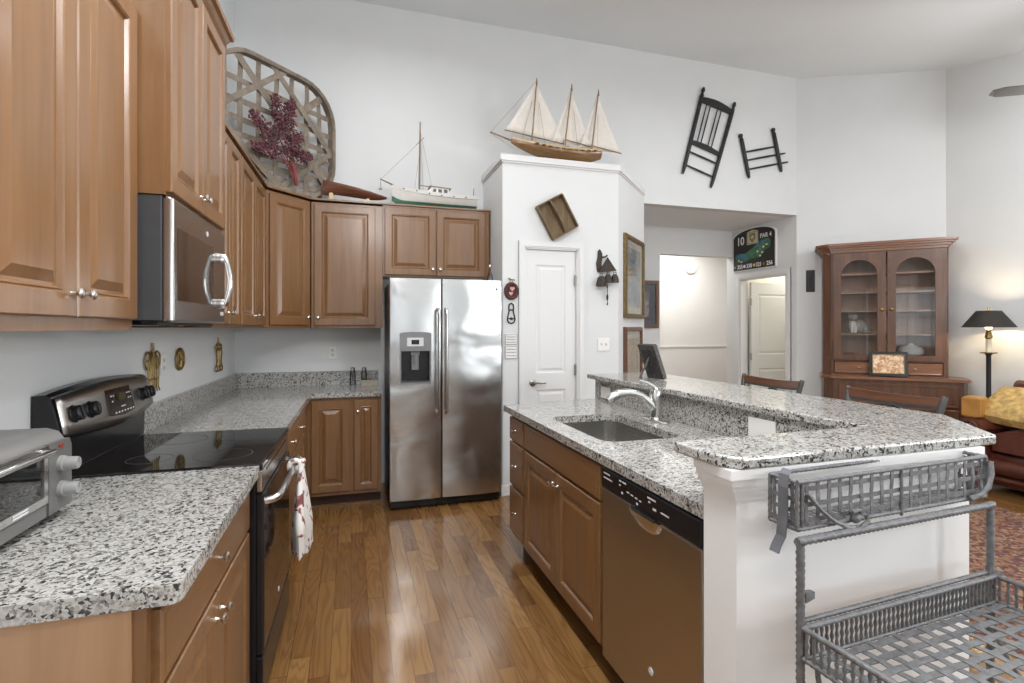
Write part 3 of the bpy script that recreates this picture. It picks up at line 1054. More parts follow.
c = thing('corner_wall_cabinet', 'diagonal wood wall cabinet in the back left corner', 'cabinet', (XL, YB, 1.422), 0, 'wall cabinets')
b = B()
b.prism([(0.001, -0.001), (0.001, -0.626), (0.332, -0.624), (0.622, -0.316), (0.622, -0.001)], 0, 1.045)
b.out('body', 'cab', c)
CA = math.atan2(0.308, 0.290)
b = B(T(0.332, -0.624, 0) @ R(CA) @ T(0.022, 0, 0.022))
b.panel(0.378, 1.00, 0.020, [(0.056, 0.322, 0.056, 0.944)], CABPROF)
dd = b.out('door', 'cab', c)
b = B(T(0.332, -0.624, 0) @ R(CA))
b.lathe([(0.007, 0), (0.005, 0.012), (0.0145, 0.021), (0.0145, 0.024), (0.004, 0.0295)], (0.022 + 0.350, -0.02, 0.085), '-Y', 14)
b.out('knob', 'nickel', dd, True)

c = thing('wall_cabinet', 'single door wood wall cabinet left of the refrigerator', 'cabinet', (-0.314, 4.652, 1.422), 0, 'wall cabinets')
cab_body(c, 0.574, 0.307, 1.045, False)
door(c, 0.022, 0.020, 0.490, 1.005, ((0.030, 0.062),))

c = thing('wall_cabinet', 'short two door wood cabinet above the refrigerator', 'cabinet', (0.262, 4.652, 1.866), 0, 'wall cabinets')
cab_body(c, 0.945, 0.307, 0.615, False)
door(c, 0.016, 0.014, 0.440, 0.580, ((0.410, 0.055),))
door(c, 0.464, 0.014, 0.440, 0.580, ((0.030, 0.055),))

# the thin capping rail along the tops of the far wall cabinets
b = B()
b.prism([(XL + 0.002 + lx(2.862), 2.862), (-0.599 + lx(2.862), 2.862), (-0.599, 4.322), (-0.308, 4.632), (1.218, 4.640), (1.218, YB - 0.002), (XL + 0.002, YB - 0.002)], 2.483, 2.497)
o = b.out('cabinet_cap', 'cabh')
b2 = None
o['label'] = 'thin wood top rail capping the far wall cabinets around the corner'
o['category'] = 'trim'

# ------------------------------------------------------------------ counters
b = B()
b.prism([(XL + 0.001 + lx(1.182), 1.182)] + arc(-0.346, 1.206, 0.024, -PI / 2, 0, 6) + [(-0.322, 2.118), (XL + 0.001 + lx(2.118), 2.118)], 0.876, 0.914)
b.prism([(XL + 0.001 + lx(1.182), 1.182), (XL + 0.024 + lx(1.182), 1.182), (XL + 0.024 + lx(2.06), 2.06), (XL + 0.001 + lx(2.06), 2.06)], 0.914, 1.034)
o = b.out('countertop', 'granite')
o['label'] = 'grey speckled granite counter holding the toaster oven'
o['category'] = 'countertop'
o['group'] = 'granite countertops'
b = B()
b.prism([(XL + 0.001 + lx(2.87), 2.87), (-0.284 + lx(2.87), 2.87), (-0.296, 4.322), (0.238, 4.322), (0.238, YB - 0.001), (XL + 0.001, YB - 0.001)], 0.876, 0.914)
o = b.out('countertop', 'granite')
b = B()
b.prism([(XL + 0.001 + lx(2.87), 2.87), (XL + 0.026 + lx(2.87), 2.87), (XL + 0.026, YB - 0.001), (XL + 0.001, YB - 0.001)], 0.914, 1.036)
b.box(XL + 0.026, 0.238, YB - 0.026, YB - 0.001, 0.914, 1.036)
b.out('backsplash', 'granite', o)
o['label'] = 'L shaped granite counter running from the range to the refrigerator'
o['category'] = 'countertop'
o['group'] = 'granite countertops'

SX0, SX1, SY0, SY1 = 1.075, 1.480, 2.095, 2.790
b = B()
b.holed([(0.957, 1.265), (1.711, 1.265), (1.711, 3.45), (0.957, 3.31)], [rrect(SX0, SX1, SY0, SY1, 0.075, 6)], 0.876, 0.914)
o = b.out('countertop', 'granite')
b = B()
b.box(1.688, 1.711, 1.264, 3.452, 0.9145, 1.0555)
b.out('backsplash', 'granite', o)
o['label'] = 'lower granite island counter around the sink'
o['category'] = 'countertop'
o['group'] = 'granite countertops'

b = B()
bar = [(0.905, 1.335), (0.912, 1.16), (0.955, 1.108), (1.925, 1.122), (2.178, 1.435), (2.178, 3.475), (1.632, 3.475), (1.672, 1.352)]
b.prism(bar, 1.0562, 1.088)
o = b.out('bar_counter', 'granite')
md = o.modifiers.new('bevel', 'BEVEL')
md.width = 0.007
md.segments = 3
o['label'] = 'raised L shaped granite bar top above the sink'
o['category'] = 'countertop'
o['group'] = 'granite countertops'
# ------------------------------------------------------------------ sink and faucet
s = thing('sink', 'undermount stainless steel sink bowl in the island counter', 'sink', ((SX0 + SX1) / 2, (SY0 + SY1) / 2, 0.68))
b = B()
hw, hl = (SX1 - SX0) / 2 + 0.004, (SY1 - SY0) / 2 + 0.004
rings = []
for ins, z, r in ((-0.012, 0.195, 0.07), (0.0, 0.195, 0.075), (0.004, 0.10, 0.075), (0.012, 0.03, 0.075), (0.04, 0.006, 0.07), (0.12, 0.0, 0.05)):
    rings.append([(p[0], p[1], z) for p in rrect(-hw + ins, hw - ins, -hl + ins, hl - ins, r, 6)])
b.loft(rings, True, False)
b.f([b.v(p) for p in rings[-1]])
bowl = b.out('bowl', 'sinksteel', s, True, normals=False)
md = bowl.modifiers.new('solid', 'SOLIDIFY')
md.thickness = 0.002
md.offset = -1
b = B()
b.lathe([(0.045, 0.001), (0.045, 0.005), (0.036, 0.006), (0.030, 0.003), (0.012, 0.003), (0.006, 0.008)], (0.02, 0, 0), 'Z', 20)
b.out('drain', 'chrome', s, True)

f = thing('faucet', 'chrome kitchen faucet with pull out spout behind the sink', 'faucet', (1.585, 2.500, 0.9142))
b = B()
pl = [(0.030 * math.cos(a) , 0.030 * math.sin(a) + (0.085 if math.sin(a) > 0 else -0.085)) for a in [2 * PI * k / 28 for k in range(28)]]
b.loft([[(x, y, 0) for x, y in pl], [(x, y, 0.006) for x, y in pl], [(x * 0.8, y * 0.96, 0.011) for x, y in pl]])
b.out('base_plate', 'faucet', f, True)
b = B()
b.lathe([(0.034, 0.009), (0.033, 0.018), (0.029, 0.022), (0.030, 0.06), (0.033, 0.11), (0.035, 0.145), (0.029, 0.164), (0.012, 0.174)], (0, 0, 0), 'Z', 20)
b.out('body', 'faucet', f, True)
b = B()
sp = [(-0.012, 0.0, 0.075), (-0.045, 0.01, 0.110), (-0.080, 0.02, 0.138), (-0.115, 0.03, 0.150), (-0.150, 0.04, 0.154), (-0.195, 0.05, 0.148), (-0.228, 0.055, 0.134), (-0.252, 0.06, 0.116)]
b.tube(sp, [0.028, 0.025, 0.022, 0.023, 0.026, 0.027, 0.026, 0.021], 14)
b.out('spout', 'faucet', f, True)
b = B()
b.tube([(0, 0, 0.168), (-0.012, 0.003, 0.188), (-0.045, 0.012, 0.206), (-0.085, 0.02, 0.221)], [0.015, 0.013, 0.010, 0.009], 10)
b.out('lever', 'faucet', f, True)

# ------------------------------------------------------------------ refrigerator (front faces -Y)
r = thing('refrigerator', 'stainless side by side refrigerator with ice and water dispenser', 'refrigerator', (0.281, 4.145, 0))
FW = 0.905
b = B()
b.box(0.012, FW - 0.012, 0.075, 0.79, 0.02, 1.785, 0.006)
b.out('case', 'darkgrey', r)
b = B()
b.box(0.015, FW - 0.015, 0.035, 0.075, 0.012, 0.072)
b.box(0.70, 0.85, 0.028, 0.036, 0.035, 0.055)
for k in range(14):
    b.box(0.03 + k * 0.045, 0.06 + k * 0.045, 0.030, 0.036, 0.022, 0.060)
b.out('toe_grille', 'black', r)


def bow_door(x0, x1, name, cut=None):
    b = B()
    if cut:
        cx0, cx1, cz0, cz1 = cut
        xs = sorted({x0, x0 + 0.004, (x0 + cx0) / 2, cx0, cx1, (cx1 + x1) / 2, x1 - 0.004, x1})
        zs = [0.078, cz0, cz1, 1.808]
    else:
        xs = [x0 + (x1 - x0) * k / 10 for k in range(11)]
        xs = sorted(set(xs) | {x0 + 0.004, x1 - 0.004})
        zs = [0.078, 1.808]

    def yy(x):
        t = (x - x0) / (x1 - x0) * 2 - 1
        return -0.010 * (1 - t * t) + (0.004 if (x == x0 or x == x1) else 0)
    fr = {(i, j): b.v((x, yy(x), z)) for i, x in enumerate(xs) for j, z in enumerate(zs)}
    for i in range(len(xs) - 1):
        for j in range(len(zs) - 1):
            if cut and abs(xs[i] - cut[0]) < 1e-6 and abs(zs[j] - cut[2]) < 1e-6:
                q = [fr[(i, j)], fr[(i + 1, j)], fr[(i + 1, j + 1)], fr[(i, j + 1)]]
                w = [b.v((v.co.x, 0.045, v.co.z)) for v in q]
                for k in range(4):
                    b.f([q[k], q[(k + 1) % 4], w[(k + 1) % 4], w[k]])
                b.f(w)
                continue
            b.f([fr[(i, j)], fr[(i + 1, j)], fr[(i + 1, j + 1)], fr[(i, j + 1)]])
    bk = [b.v(p) for p in ((x0, 0.07, zs[0]), (x1, 0.07, zs[0]), (x1, 0.07, zs[-1]), (x0, 0.07, zs[-1]))]
    n, m_ = len(xs), len(zs)
    b.f([bk[0], bk[1]] + [fr[(i, 0)] for i in range(n - 1, -1, -1)])
    b.f([bk[2], bk[3]] + [fr[(i, m_ - 1)] for i in range(n)])
    b.f([bk[3], bk[0]] + [fr[(0, j)] for j in range(m_)])
    b.f([bk[1], bk[2]] + [fr[(n - 1, j)] for j in range(m_ - 1, -1, -1)])
    b.f(list(reversed(bk)))
    return b.out(name, 'steel', r, True)


CUT = (0.083, 0.318, 0.985, 1.370)
d1 = bow_door(0.004, 0.404, 'freezer_door', CUT)
d2 = bow_door(0.412, 0.901, 'refrigerator_door')
for dd, hx in ((d1, 0.378), (d2, 0.438)):
    b = B()
    pts = [(hx, -0.012, 0.748), (hx, -0.052, 0.765), (hx, -0.058, 0.80)] + [(hx, -0.060, 0.80 + 0.71 * k / 6) for k in range(1, 6)] + [(hx, -0.058, 1.52), (hx, -0.052, 1.555), (hx, -0.012, 1.572)]
    b.tube(pts, [0.013] * len(pts), 12)
    b.out('handle', 'steel2', dd, True)
# dispenser
b = B()
b.holed([(0.078, 0.980), (0.323, 0.980), (0.323, 1.378)] + [(0.20 + 0.123 * math.cos(a), 1.378 + 0.012 * math.sin(a)) for a in (0.6, 1.2, 1.9, 2.5)] + [(0.078, 1.378)],
        [[(0.090, 0.996), (0.311, 0.996), (0.311, 1.240), (0.090, 1.240)]], -0.014, 0.010, 'Y')
disp = b.out('dispenser', 'grey', d1)
b = B()
b.box(0.088, 0.313, 0.0446, 0.0449, 0.99, 1.25)
b.out('recess', 'black', disp)
b = B()
b.box(0.135, 0.262, -0.0165, -0.0142, 1.278, 1.345)
b.out('control_panel', 'print', disp)
b = B()
b.box(0.168, 0.228, -0.0175, -0.0166, 1.292, 1.328)
b.out('display', 'black', disp)
b = B()
b.box(0.165, 0.235, 0.012, 0.044, 1.205, 1.239, 0.006)
b.box(0.172, 0.228, 0.018, 0.030, 1.09, 1.205, 0.004)
b.cyl((0.200, 0.016, 1.14), (0.200, 0.016, 1.205), 0.012)
b.out('paddle', 'grey', disp)
b = B()
b.box(0.092, 0.309, -0.012, 0.044, 0.997, 1.006)
b.out('drip_tray', 'darkgrey', disp)
b = B()
b.lathe([(0.014, 0), (0.014, 0.003), (0.012, 0.004)], (0.855, 0.0, 1.735), '-Y', 20)
bd = b.out('badge', 'chrome', d2)
b = B()
b.lathe([(0.010, 0.0042), (0.010, 0.0048)], (0.855, 0.0, 1.735), '-Y', 20)
b.out('badge_face', 'grey', bd)
for x in (0.03, FW - 0.16):
    b = B()
    b.box(x, x + 0.13, 0.02, 0.10, 1.786, 1.806, 0.004)
    b.out('hinge_cover', 'darkgrey', r)

v = thing('bottle', 'small slender clear glass bottle on top of the refrigerator', 'bottle', (1.123, 4.30, 1.7855))
b = B()
b.lathe([(0.024, 0), (0.026, 0.01), (0.026, 0.065), (0.020, 0.085), (0.008, 0.105), (0.007, 0.15), (0.010, 0.154)], (0, 0, 0), 'Z', 16)
b.out('body', 'clear', v, True)
b = B()
b.lathe([(0.0075, 0.148), (0.008, 0.165), (0.005, 0.170)], (0, 0, 0), 'Z', 12)
b.out('stopper', 'white', v, True)

# ------------------------------------------------------------------ range (front faces +X)
st = thing('range', 'freestanding electric range with black glass cooktop and stainless backguard', 'stove', (-0.288, 2.126, 0), PI / 2)
left_run.append(st)
SW = 0.738
b = B()
b.box(0, SW, 0.0, 0.635, 0.03, 0.898)
b.box(0.03, SW - 0.03, 0.03, 0.55, 0.0, 0.03)
b.out('body', 'black', st)
b = B()
b.box(0.001, SW - 0.001, -0.022, 0.615, 0.898, 0.922, 0.005)
ck = b.out('cooktop', 'blackglass', st)
for cx, cy, rr in ((0.19, 0.15, 0.105), (0.55, 0.15, 0.085), (0.19, 0.40, 0.078), (0.55, 0.40, 0.105)):
    b = B()
    lo = [(cx + rr * math.cos(2 * PI * k / 40), cy + rr * math.sin(2 * PI * k / 40)) for k in range(40)]
    li = [(cx + (rr - 0.003) * math.cos(2 * PI * k / 40), cy + (rr - 0.003) * math.sin(2 * PI * k / 40)) for k in range(40)]
    b.holed(lo, [li], 0.9221, 0.9224)
    b.out('burner_ring', 'darkgrey', ck)
b = B()
b.box(0.004, SW - 0.004, -0.020, 0.0, 0.815, 0.895, 0.004)
vt = b.out('front_trim', 'steel2', st)
b = B()
for k in range(22):
    b.box(0.10 + k * 0.025, 0.118 + k * 0.025, -0.0215, -0.0195, 0.872, 0.882)
b.out('vent_slots', 'black', vt)
b = B()
b.box(0.004, SW - 0.004, -0.024, 0.0, 0.215, 0.808, 0.004)
od = b.out('oven_door', 'black', st)
b = B()
b.box(0.016, SW - 0.016, -0.0262, -0.0242, 0.225, 0.80)
b.out('door_glass', 'brownglass', od)
b = B()
hp = [(0.045, -0.024, 0.770), (0.047, -0.055, 0.776), (0.065, -0.068, 0.780), (0.20, -0.072, 0.782), (SW / 2, -0.074, 0.783), (SW - 0.20, -0.072, 0.782), (SW - 0.065, -0.068, 0.780), (SW - 0.047, -0.055, 0.776), (SW - 0.045, -0.024, 0.770)]
b.tube(hp, 0.014, 12)
b.out('door_handle', 'steel2', od, True)
b = B()
b.lathe([(0.011, 0), (0.011, 0.002)], (SW / 2, -0.0262, 0.285), '-Y', 16)
b.out('badge', 'print', od)
b = B()
b.box(0.004, SW - 0.004, -0.024, 0.0, 0.045, 0.205, 0.004)
b.out('storage_drawer', 'black', st)
# backguard: arched, leaning console
b = B()
N = 16


def guard_ring(t):
    x = -0.050 + (SW + 0.060) * t
    k = 1 - (2 * t - 1) ** 2
    zt = 1.202 + 0.022 * k
    zb = 1.058 - 0.024 * k
    bulge = 0.020 * k
    return x, zt, zb, bulge


rings = []
for i in range(N + 1):
    x, zt, zb, bu = guard_ring(i / N)
    rings.append([(x, 0.652, 0.923), (x, 0.612, 0.923), (x, 0.608, 1.030), (x, 0.582 - bu, zb), (x, 0.575 - bu, zb + 0.008), (x, 0.603 - bu * 0.7, zt - 0.010), (x, 0.615, zt), (x, 0.652, zt - 0.004)])
b.loft(rings)
g = b.out('backguard', 'black', st)
b = B()


def gface(x, z, lift=0.0):
    t = (x + 0.050) / (SW + 0.060)
    _, zt, zb, bu = guard_ring(t)
    u = (z - zb) / (zt - zb)
    return 0.575 - bu + (0.028 + bu * 0.3) * u - lift


rows = []
for j in range(5):
    row = []
    for i in range(N + 1):
        x, zt, zb, bu = guard_ring(i / N)
        x = -0.040 + (SW + 0.040) * i / N
        z = zb + 0.010 + (zt - zb - 0.024) * j / 4
        row.append((x, gface(x, z, 0.003), z))
    rows.append(row)
V = [[b.v(p) for p in row] for row in rows]
for j in range(4):
    for i in range(N):
        b.f([V[j][i], V[j][i + 1], V[j + 1][i + 1], V[j + 1][i]])
o = b.out('console_face', 'console', g, True)
md = o.modifiers.new('solid', 'SOLIDIFY')
md.thickness = 0.004
for x in (0.035, 0.135, 0.600, 0.685):
    z = 1.125
    y = gface(x, z, 0.004)
    b = B(T(x, y, z) @ R(-0.24, 'X'))
    b.lathe([(0.031, 0), (0.031, 0.005), (0.027, 0.008), (0.026, 0.026), (0.023, 0.029)], (0, 0, 0), '-Y', 18)
    b.box(-0.005, 0.005, -0.033, -0.026, -0.020, 0.022, 0.002)
    b.out('knob', 'black', g, True)
b = B()
x0, x1, z0, z1 = 0.255, 0.475, 1.075, 1.180
b.prism([(x0, z0 + 0.006), ((x0 + x1) / 2, z0 - 0.004), (x1, z0 + 0.006), (x1, z1), (x0, z1)], gface(0.37, 1.12, 0.012), gface(0.37, 1.12, -0.004), 'Y')
for vv in b.bm.verts:
    vv.co.y += (vv.co.z - 1.12) * 0.26
dp = b.out('control_panel', 'brownglass', g)
b = B()
yy0 = gface(0.37, 1.12, 0.0128)
random.seed(3)
for (bx, bz, bw, bh) in [(0.285 + 0.027 * i, 1.085 + 0.0 * i, 0.014, 0.006) for i in range(7)] + [(0.283, 1.15, 0.013, 0.006), (0.283, 1.13, 0.013, 0.006), (0.305, 1.15, 0.010, 0.006), (0.428, 1.15, 0.012, 0.006), (0.448, 1.15, 0.012, 0.006), (0.428, 1.13, 0.012, 0.006), (0.448, 1.13, 0.012, 0.006), (0.35, 1.104, 0.04, 0.005)]:
    yv = yy0 + (bz - 1.12) * 0.26
    b.box(bx, bx + bw, yv - 0.0006, yv, bz, bz + bh)
b.out('button_lettering', 'print', dp)
b = B()
b.box(0.342, 0.402, yy0 - 0.0004, yy0 + 0.0090, 1.130, 1.160)
b.out('clock_display', 'led', dp)

# towel knotted on the oven door handle
tw = thing('hand_towel', 'white kitchen towel with dark red flowers tied on the oven handle', 'towel', (-0.245, 2.60, 0.783))
b = B()
rg = []
for k in range(14):
    t = k / 13
    z = -0.005 - 0.350 * t
    w = 0.022 + 0.140 * min(1, t * 1.5) ** 0.8
    dth = 0.014 + 0.026 * min(1, t * 1.5)
    ring = []
    for q in range(28):
        a = 2 * PI * q / 28
        fold = 1 + 0.16 * t * math.sin(5 * a + 2.2 * t) + 0.07 * math.sin(9 * a)
        zz = z - (0.012 * math.sin(7 * a) * t)
        ring.append((0.024 + dth * math.cos(a) * fold + 0.008 * t, w * math.sin(a) * (1 + 0.05 * math.sin(3 * a)), zz))
    rg.append(ring)
b.loft(rg)
b.out('skirt', 'towel', tw, True)
b = B()
lp = [(-0.0 + 0.026 * math.cos(a), 0.014 * math.sin(a) * 0.2, 0.002 + 0.026 * math.sin(a)) for a in [2 * PI * k / 18 for k in range(18)]]
b.tube(lp, 0.011, 10, closed=True)
b.ball((0.018, 0, -0.012), (0.020, 0.026, 0.020), 12, 8)
b.tube([(0.02, 0.0, 0.005), (0.030, -0.035, 0.012), (0.024, -0.050, -0.025)], [0.010, 0.014, 0.006], 8)
b.tube([(0.02, 0.0, 0.005), (0.030, 0.032, 0.016), (0.024, 0.046, -0.02)], [0.010, 0.014, 0.006], 8)
b.out('knot', 'towel', tw, True)

# ------------------------------------------------------------------ microwave
mw = thing('microwave', 'stainless over the range microwave with curved handle', 'microwave', (-0.578, 2.090, 1.434), PI / 2)
left_run.append(mw)
MWW, MH = 0.760, 0.446
b = B()
b.box(0.0, MWW, 0.0, 0.34, 0.012, MH, 0.003)
b.out('case', 'darkgrey', mw)
b = B()
b.box(0.03, MWW - 0.03, 0.02, 0.33, -0.004, 0.0125)
b.box(0.25, 0.35, 0.05, 0.09, -0.009, -0.003)
b.box(0.55, 0.65, 0.05, 0.09, -0.009, -0.003)
b.out('underside_vent', 'black', mw)
b = B()
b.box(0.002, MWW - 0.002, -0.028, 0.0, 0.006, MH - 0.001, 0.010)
dr = b.out('door', 'steel_dark_reflection', mw)
b = B()
b.tube([(0.012, -0.024, 0.014), (0.012, -0.024, MH - 0.010)], 0.012, 12)
b.out('edge_trim', 'steel2', dr, True)
b = B()
b.box(0.070, 0.545, -0.0296, -0.0278, 0.085, 0.345)
b.out('window', 'brownglass', dr)
b = B()
hp = [(0.625, -0.024, 0.085), (0.625, -0.052, 0.090)] + [(0.625, -0.058 - 0.020 * math.sin(PI * k / 10), 0.095 + 0.215 * k / 10) for k in range(11)] + [(0.625, -0.052, 0.315), (0.625, -0.024, 0.320)]
b.tube(hp, 0.0125, 12)
for z in (0.100, 0.305):
    b.box(0.607, 0.643, -0.055, -0.024, z - 0.018, z + 0.018, 0.004)
b.out('handle', 'chrome', dr, True)
b = B()
b.lathe([(0.011, 0), (0.011, 0.002)], (0.45, -0.028, 0.388), '-Y', 16)
b.out('badge', 'print', dr)
for k in range(3):
    b = B()
    b.box(0.668 + k * 0.020, 0.682 + k * 0.020, -0.0292, -0.0278, 0.045, 0.062)
    b.out('button', 'print', dr)

# ------------------------------------------------------------------ dishwasher (faces -X)
dw = thing('dishwasher', 'stainless dishwasher with black control strip in the island', 'dishwasher', (0.985, 1.904, 0), -PI / 2)
DWW = 0.630
b = B()
b.box(0.004, DWW, 0.0, 0.57, 0.10, 0.872)
b.box(0.01, DWW - 0.01, 0.06, 0.55, 0.0, 0.10)
b.out('tub', 'black', dw)
b = B()
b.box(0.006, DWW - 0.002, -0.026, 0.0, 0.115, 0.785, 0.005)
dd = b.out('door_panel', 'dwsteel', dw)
b = B()
b.box(0.006, DWW - 0.002, -0.030, 0.0, 0.788, 0.868, 0.005)
cp = b.out('control_strip', 'black', dw)
yy = -0.0306
for (x0, z0, w, h) in [(0.028, 0.8485, 0.050, 0.0045), (0.028, 0.8304, 0.068, 0.0045), (0.152, 0.8502, 0.016, 0.0053), (0.176, 0.8502, 0.027, 0.0053), (0.152, 0.8347, 0.011, 0.0045), (0.169, 0.8089, 0.011, 0.0075),
                       (0.209, 0.8244, 0.016, 0.0045), (0.237, 0.8227, 0.016, 0.0045), (0.266, 0.8209, 0.016, 0.0045), (0.294, 0.8192, 0.013, 0.0045), (0.347, 0.8476, 0.050, 0.0053), (0.353, 0.8347, 0.011, 0.0045),
                       (0.380, 0.8175, 0.020, 0.0075), (0.427, 0.8218, 0.045, 0.0045), (0.275, 0.8020, 0.011, 0.0075)]:
    b = B()
    b.box(x0, x0 + w, yy - 0.0004, yy + 0.001, z0, z0 + h)
    b.out('button', 'print', cp)
b = B()
rg = []
for k in range(13):
    t = -1 + 2 * k / 12
    x = 0.338 + 0.095 * t
    dz = 0.055 * math.sqrt(max(0.0, 1 - t * t)) + 0.004
    rg.append([(x, -0.027, 0.788), (x, -0.044, 0.788), (x, -0.044 + 0.004, 0.788 - dz * 0.7), (x, -0.027, 0.788 - dz)])
b.loft(rg)
b.out('pocket_handle', 'steel2', dd, True)
b = B()
b.box(0.265, 0.411, -0.046, -0.030, 0.784, 0.792, 0.002)
b.out('handle_lip', 'black', dd)
b = B()
b.lathe([(0.013, 0), (0.013, 0.002)], (0.362, -0.026, 0.272), '-Y', 16)
b.out('badge', 'print', dd)

# ------------------------------------------------------------------ toaster oven (faces +X)
to = thing('toaster_oven', 'silver toaster oven with glass door at the left edge of the counter', 'toaster oven', (-0.752, 1.275, 0.9142), PI / 2)
TW, TH, TD = 0.475, 0.232, 0.220
b = B()
pf = [(0.0, 0.022), (0.0, 0.175), (0.004, 0.200), (0.018, 0.222), (0.045, TH), (TD, TH), (TD, 0.022)]
b.loft([[(x, p[0], p[1]) for p in pf] for x in (0.0, TW)])
shell = b.out('case', 'toastcase', to, True)
b = B()
b.prism([(0.360, 0.024), (TW - 0.001, 0.024), (TW - 0.001, 0.185), (TW - 0.012, 0.205), (0.360, 0.205)], -0.012, 0.001, 'Y')
fp = b.out('control_panel', 'toastgrey', to)
b = B()
b.holed([(0.004, 0.060), (0.352, 0.060), (0.352, 0.205), (0.004, 0.205)], [[(0.022, 0.078), (0.334, 0.078), (0.334, 0.178), (0.022, 0.178)]], -0.014, 0.0, 'Y')
td = b.out('door_frame', 'steel2', to)
b = B()
b.box(0.022, 0.334, -0.010, -0.006, 0.078, 0.178)
b.out('door_glass', 'ovenglass', td)
b = B()
b.tube([(0.03, -0.014, 0.192), (0.03, -0.036, 0.194), (0.325, -0.036, 0.194), (0.325, -0.014, 0.192)], 0.008, 10)
b.out('door_handle', 'steel2', td, True)
b = B()
b.box(0.024, 0.332, -0.004, -0.0005, 0.070, 0.180)
b.out('oven_interior', 'ovenback', to)
b = B()
for k in range(14):
    b.tube([(0.03 + k * 0.0225, -0.0045, 0.112), (0.03 + k * 0.0225, -0.0045, 0.118)], 0.003, 6)
b.box(0.026, 0.330, -0.0055, -0.0042, 0.114, 0.117)
b.out('rack', 'steel2', to)
b = B()
b.box(0.004, 0.352, -0.010, 0.001, 0.024, 0.056)
cr = b.out('crumb_tray', 'toastgrey', to)
b = B()
b.box(0.205, 0.265, -0.0142, -0.0138, 0.064, 0.068)
b.box(0.205, 0.265, -0.0142, -0.0138, 0.071, 0.075)
b.out('door_lettering', 'print', td)
for z in (0.145, 0.078):
    b = B()
    b.lathe([(0.021, 0), (0.021, 0.010), (0.018, 0.012), (0.0165, 0.038), (0.015, 0.041)], (0.415, -0.012, z), '-Y', 18)
    b.box(0.413, 0.417, -0.0555, -0.040, z, z + 0.014)
    b.out('knob', 'knobgrey', fp, True)
b = B()
b.box(0.405, 0.425, -0.016, -0.012, 0.188, 0.198, 0.002)
b.out('indicator', 'red', fp)
for x in (0.05, TW - 0.06):
    for y in (0.025, TD - 0.035):
        b = B()
        b.lathe([(0.016, 0), (0.018, 0.008), (0.016, 0.023)], (x, y, 0), 'Z', 12)
        b.out('foot', 'darkgrey', to, True)
skew(*left_run)
# ------------------------------------------------------------------ things on the cabinet tops and the pantry
CAPZ = 2.4972
BCX, BCY = -0.552, 4.458
k = thing('tobacco_basket', 'large weathered woven tobacco basket standing in the corner on the cabinets', 'basket', (BCX, BCY, CAPZ + 0.009), PI / 4)
BW, BH = 1.09, 0.945


def bas_out(ins, n=7):
    r = 0.31 - ins
    return rrect(-BW / 2 + ins, BW / 2 - ins, ins, BH - ins, max(r, 0.05), n)


b = B()
for y0, y1, i0, i1 in ((-0.045, 0.012, 0.0, 0.012), (-0.048, -0.010, -0.008, 0.002)):
    b.holed(bas_out(i0), [bas_out(i1 + 0.010)], y0, y1, 'Y')
b.out('rim', 'tobacco', k)
b = B()
random.seed(5)


def strip(p0, p1, w, y, wav=0.006, ph=0.0, n=26):
    p0, p1 = Vector((p0[0], 0, p0[1])), Vector((p1[0], 0, p1[1]))
    t = (p1 - p0).normalized()
    s = Vector((-t.z, 0, t.x)) * w / 2
    rg = []
    for i in range(n + 1):
        c = p0.lerp(p1, i / n)
        yy = y + wav * math.sin(i / n * PI * 5 + ph)
        rg.append([(c.x - s.x, yy - 0.0015, c.z - s.z), (c.x + s.x, yy - 0.0015, c.z + s.z), (c.x + s.x, yy + 0.0015, c.z + s.z), (c.x - s.x, yy + 0.0015, c.z - s.z)])
    b.loft(rg)


for i, x in enumerate((-0.44, -0.32, -0.17, -0.02, 0.13, 0.27, 0.42)):
    strip((x, 0.02), (x + random.uniform(-0.015, 0.015), BH - 0.02), 0.040, -0.002, 0.005, PI * (i % 2))
for i, z in enumerate((0.08, 0.15, 0.23, 0.32, 0.44, 0.57, 0.72)):
    strip((-BW / 2 + 0.015, z), (BW / 2 - 0.015, z + random.uniform(-0.012, 0.012)), 0.042, -0.002, 0.005, PI * ((i + 1) % 2))
b.out('lattice', 'tobacco', k)
b = B()
strip((-0.47, 0.06), (0.42, 0.86), 0.055, -0.018, 0.0, n=2)
strip((-0.36, 0.90), (0.50, 0.10), 0.055, -0.023, 0.0, n=2)
strip((-0.53, 0.44), (0.06, 0.935), 0.042, -0.027, 0.0, n=2)
strip((0.02, 0.02), (0.52, 0.42), 0.042, -0.027, 0.0, n=2)
strip((-0.52, 0.40), (-0.02, 0.02), 0.050, -0.028, 0.0, n=2)
strip((-0.06, 0.935), (0.53, 0.40), 0.050, -0.028, 0.0, n=2)
b.out('brace', 'tobacco', k)

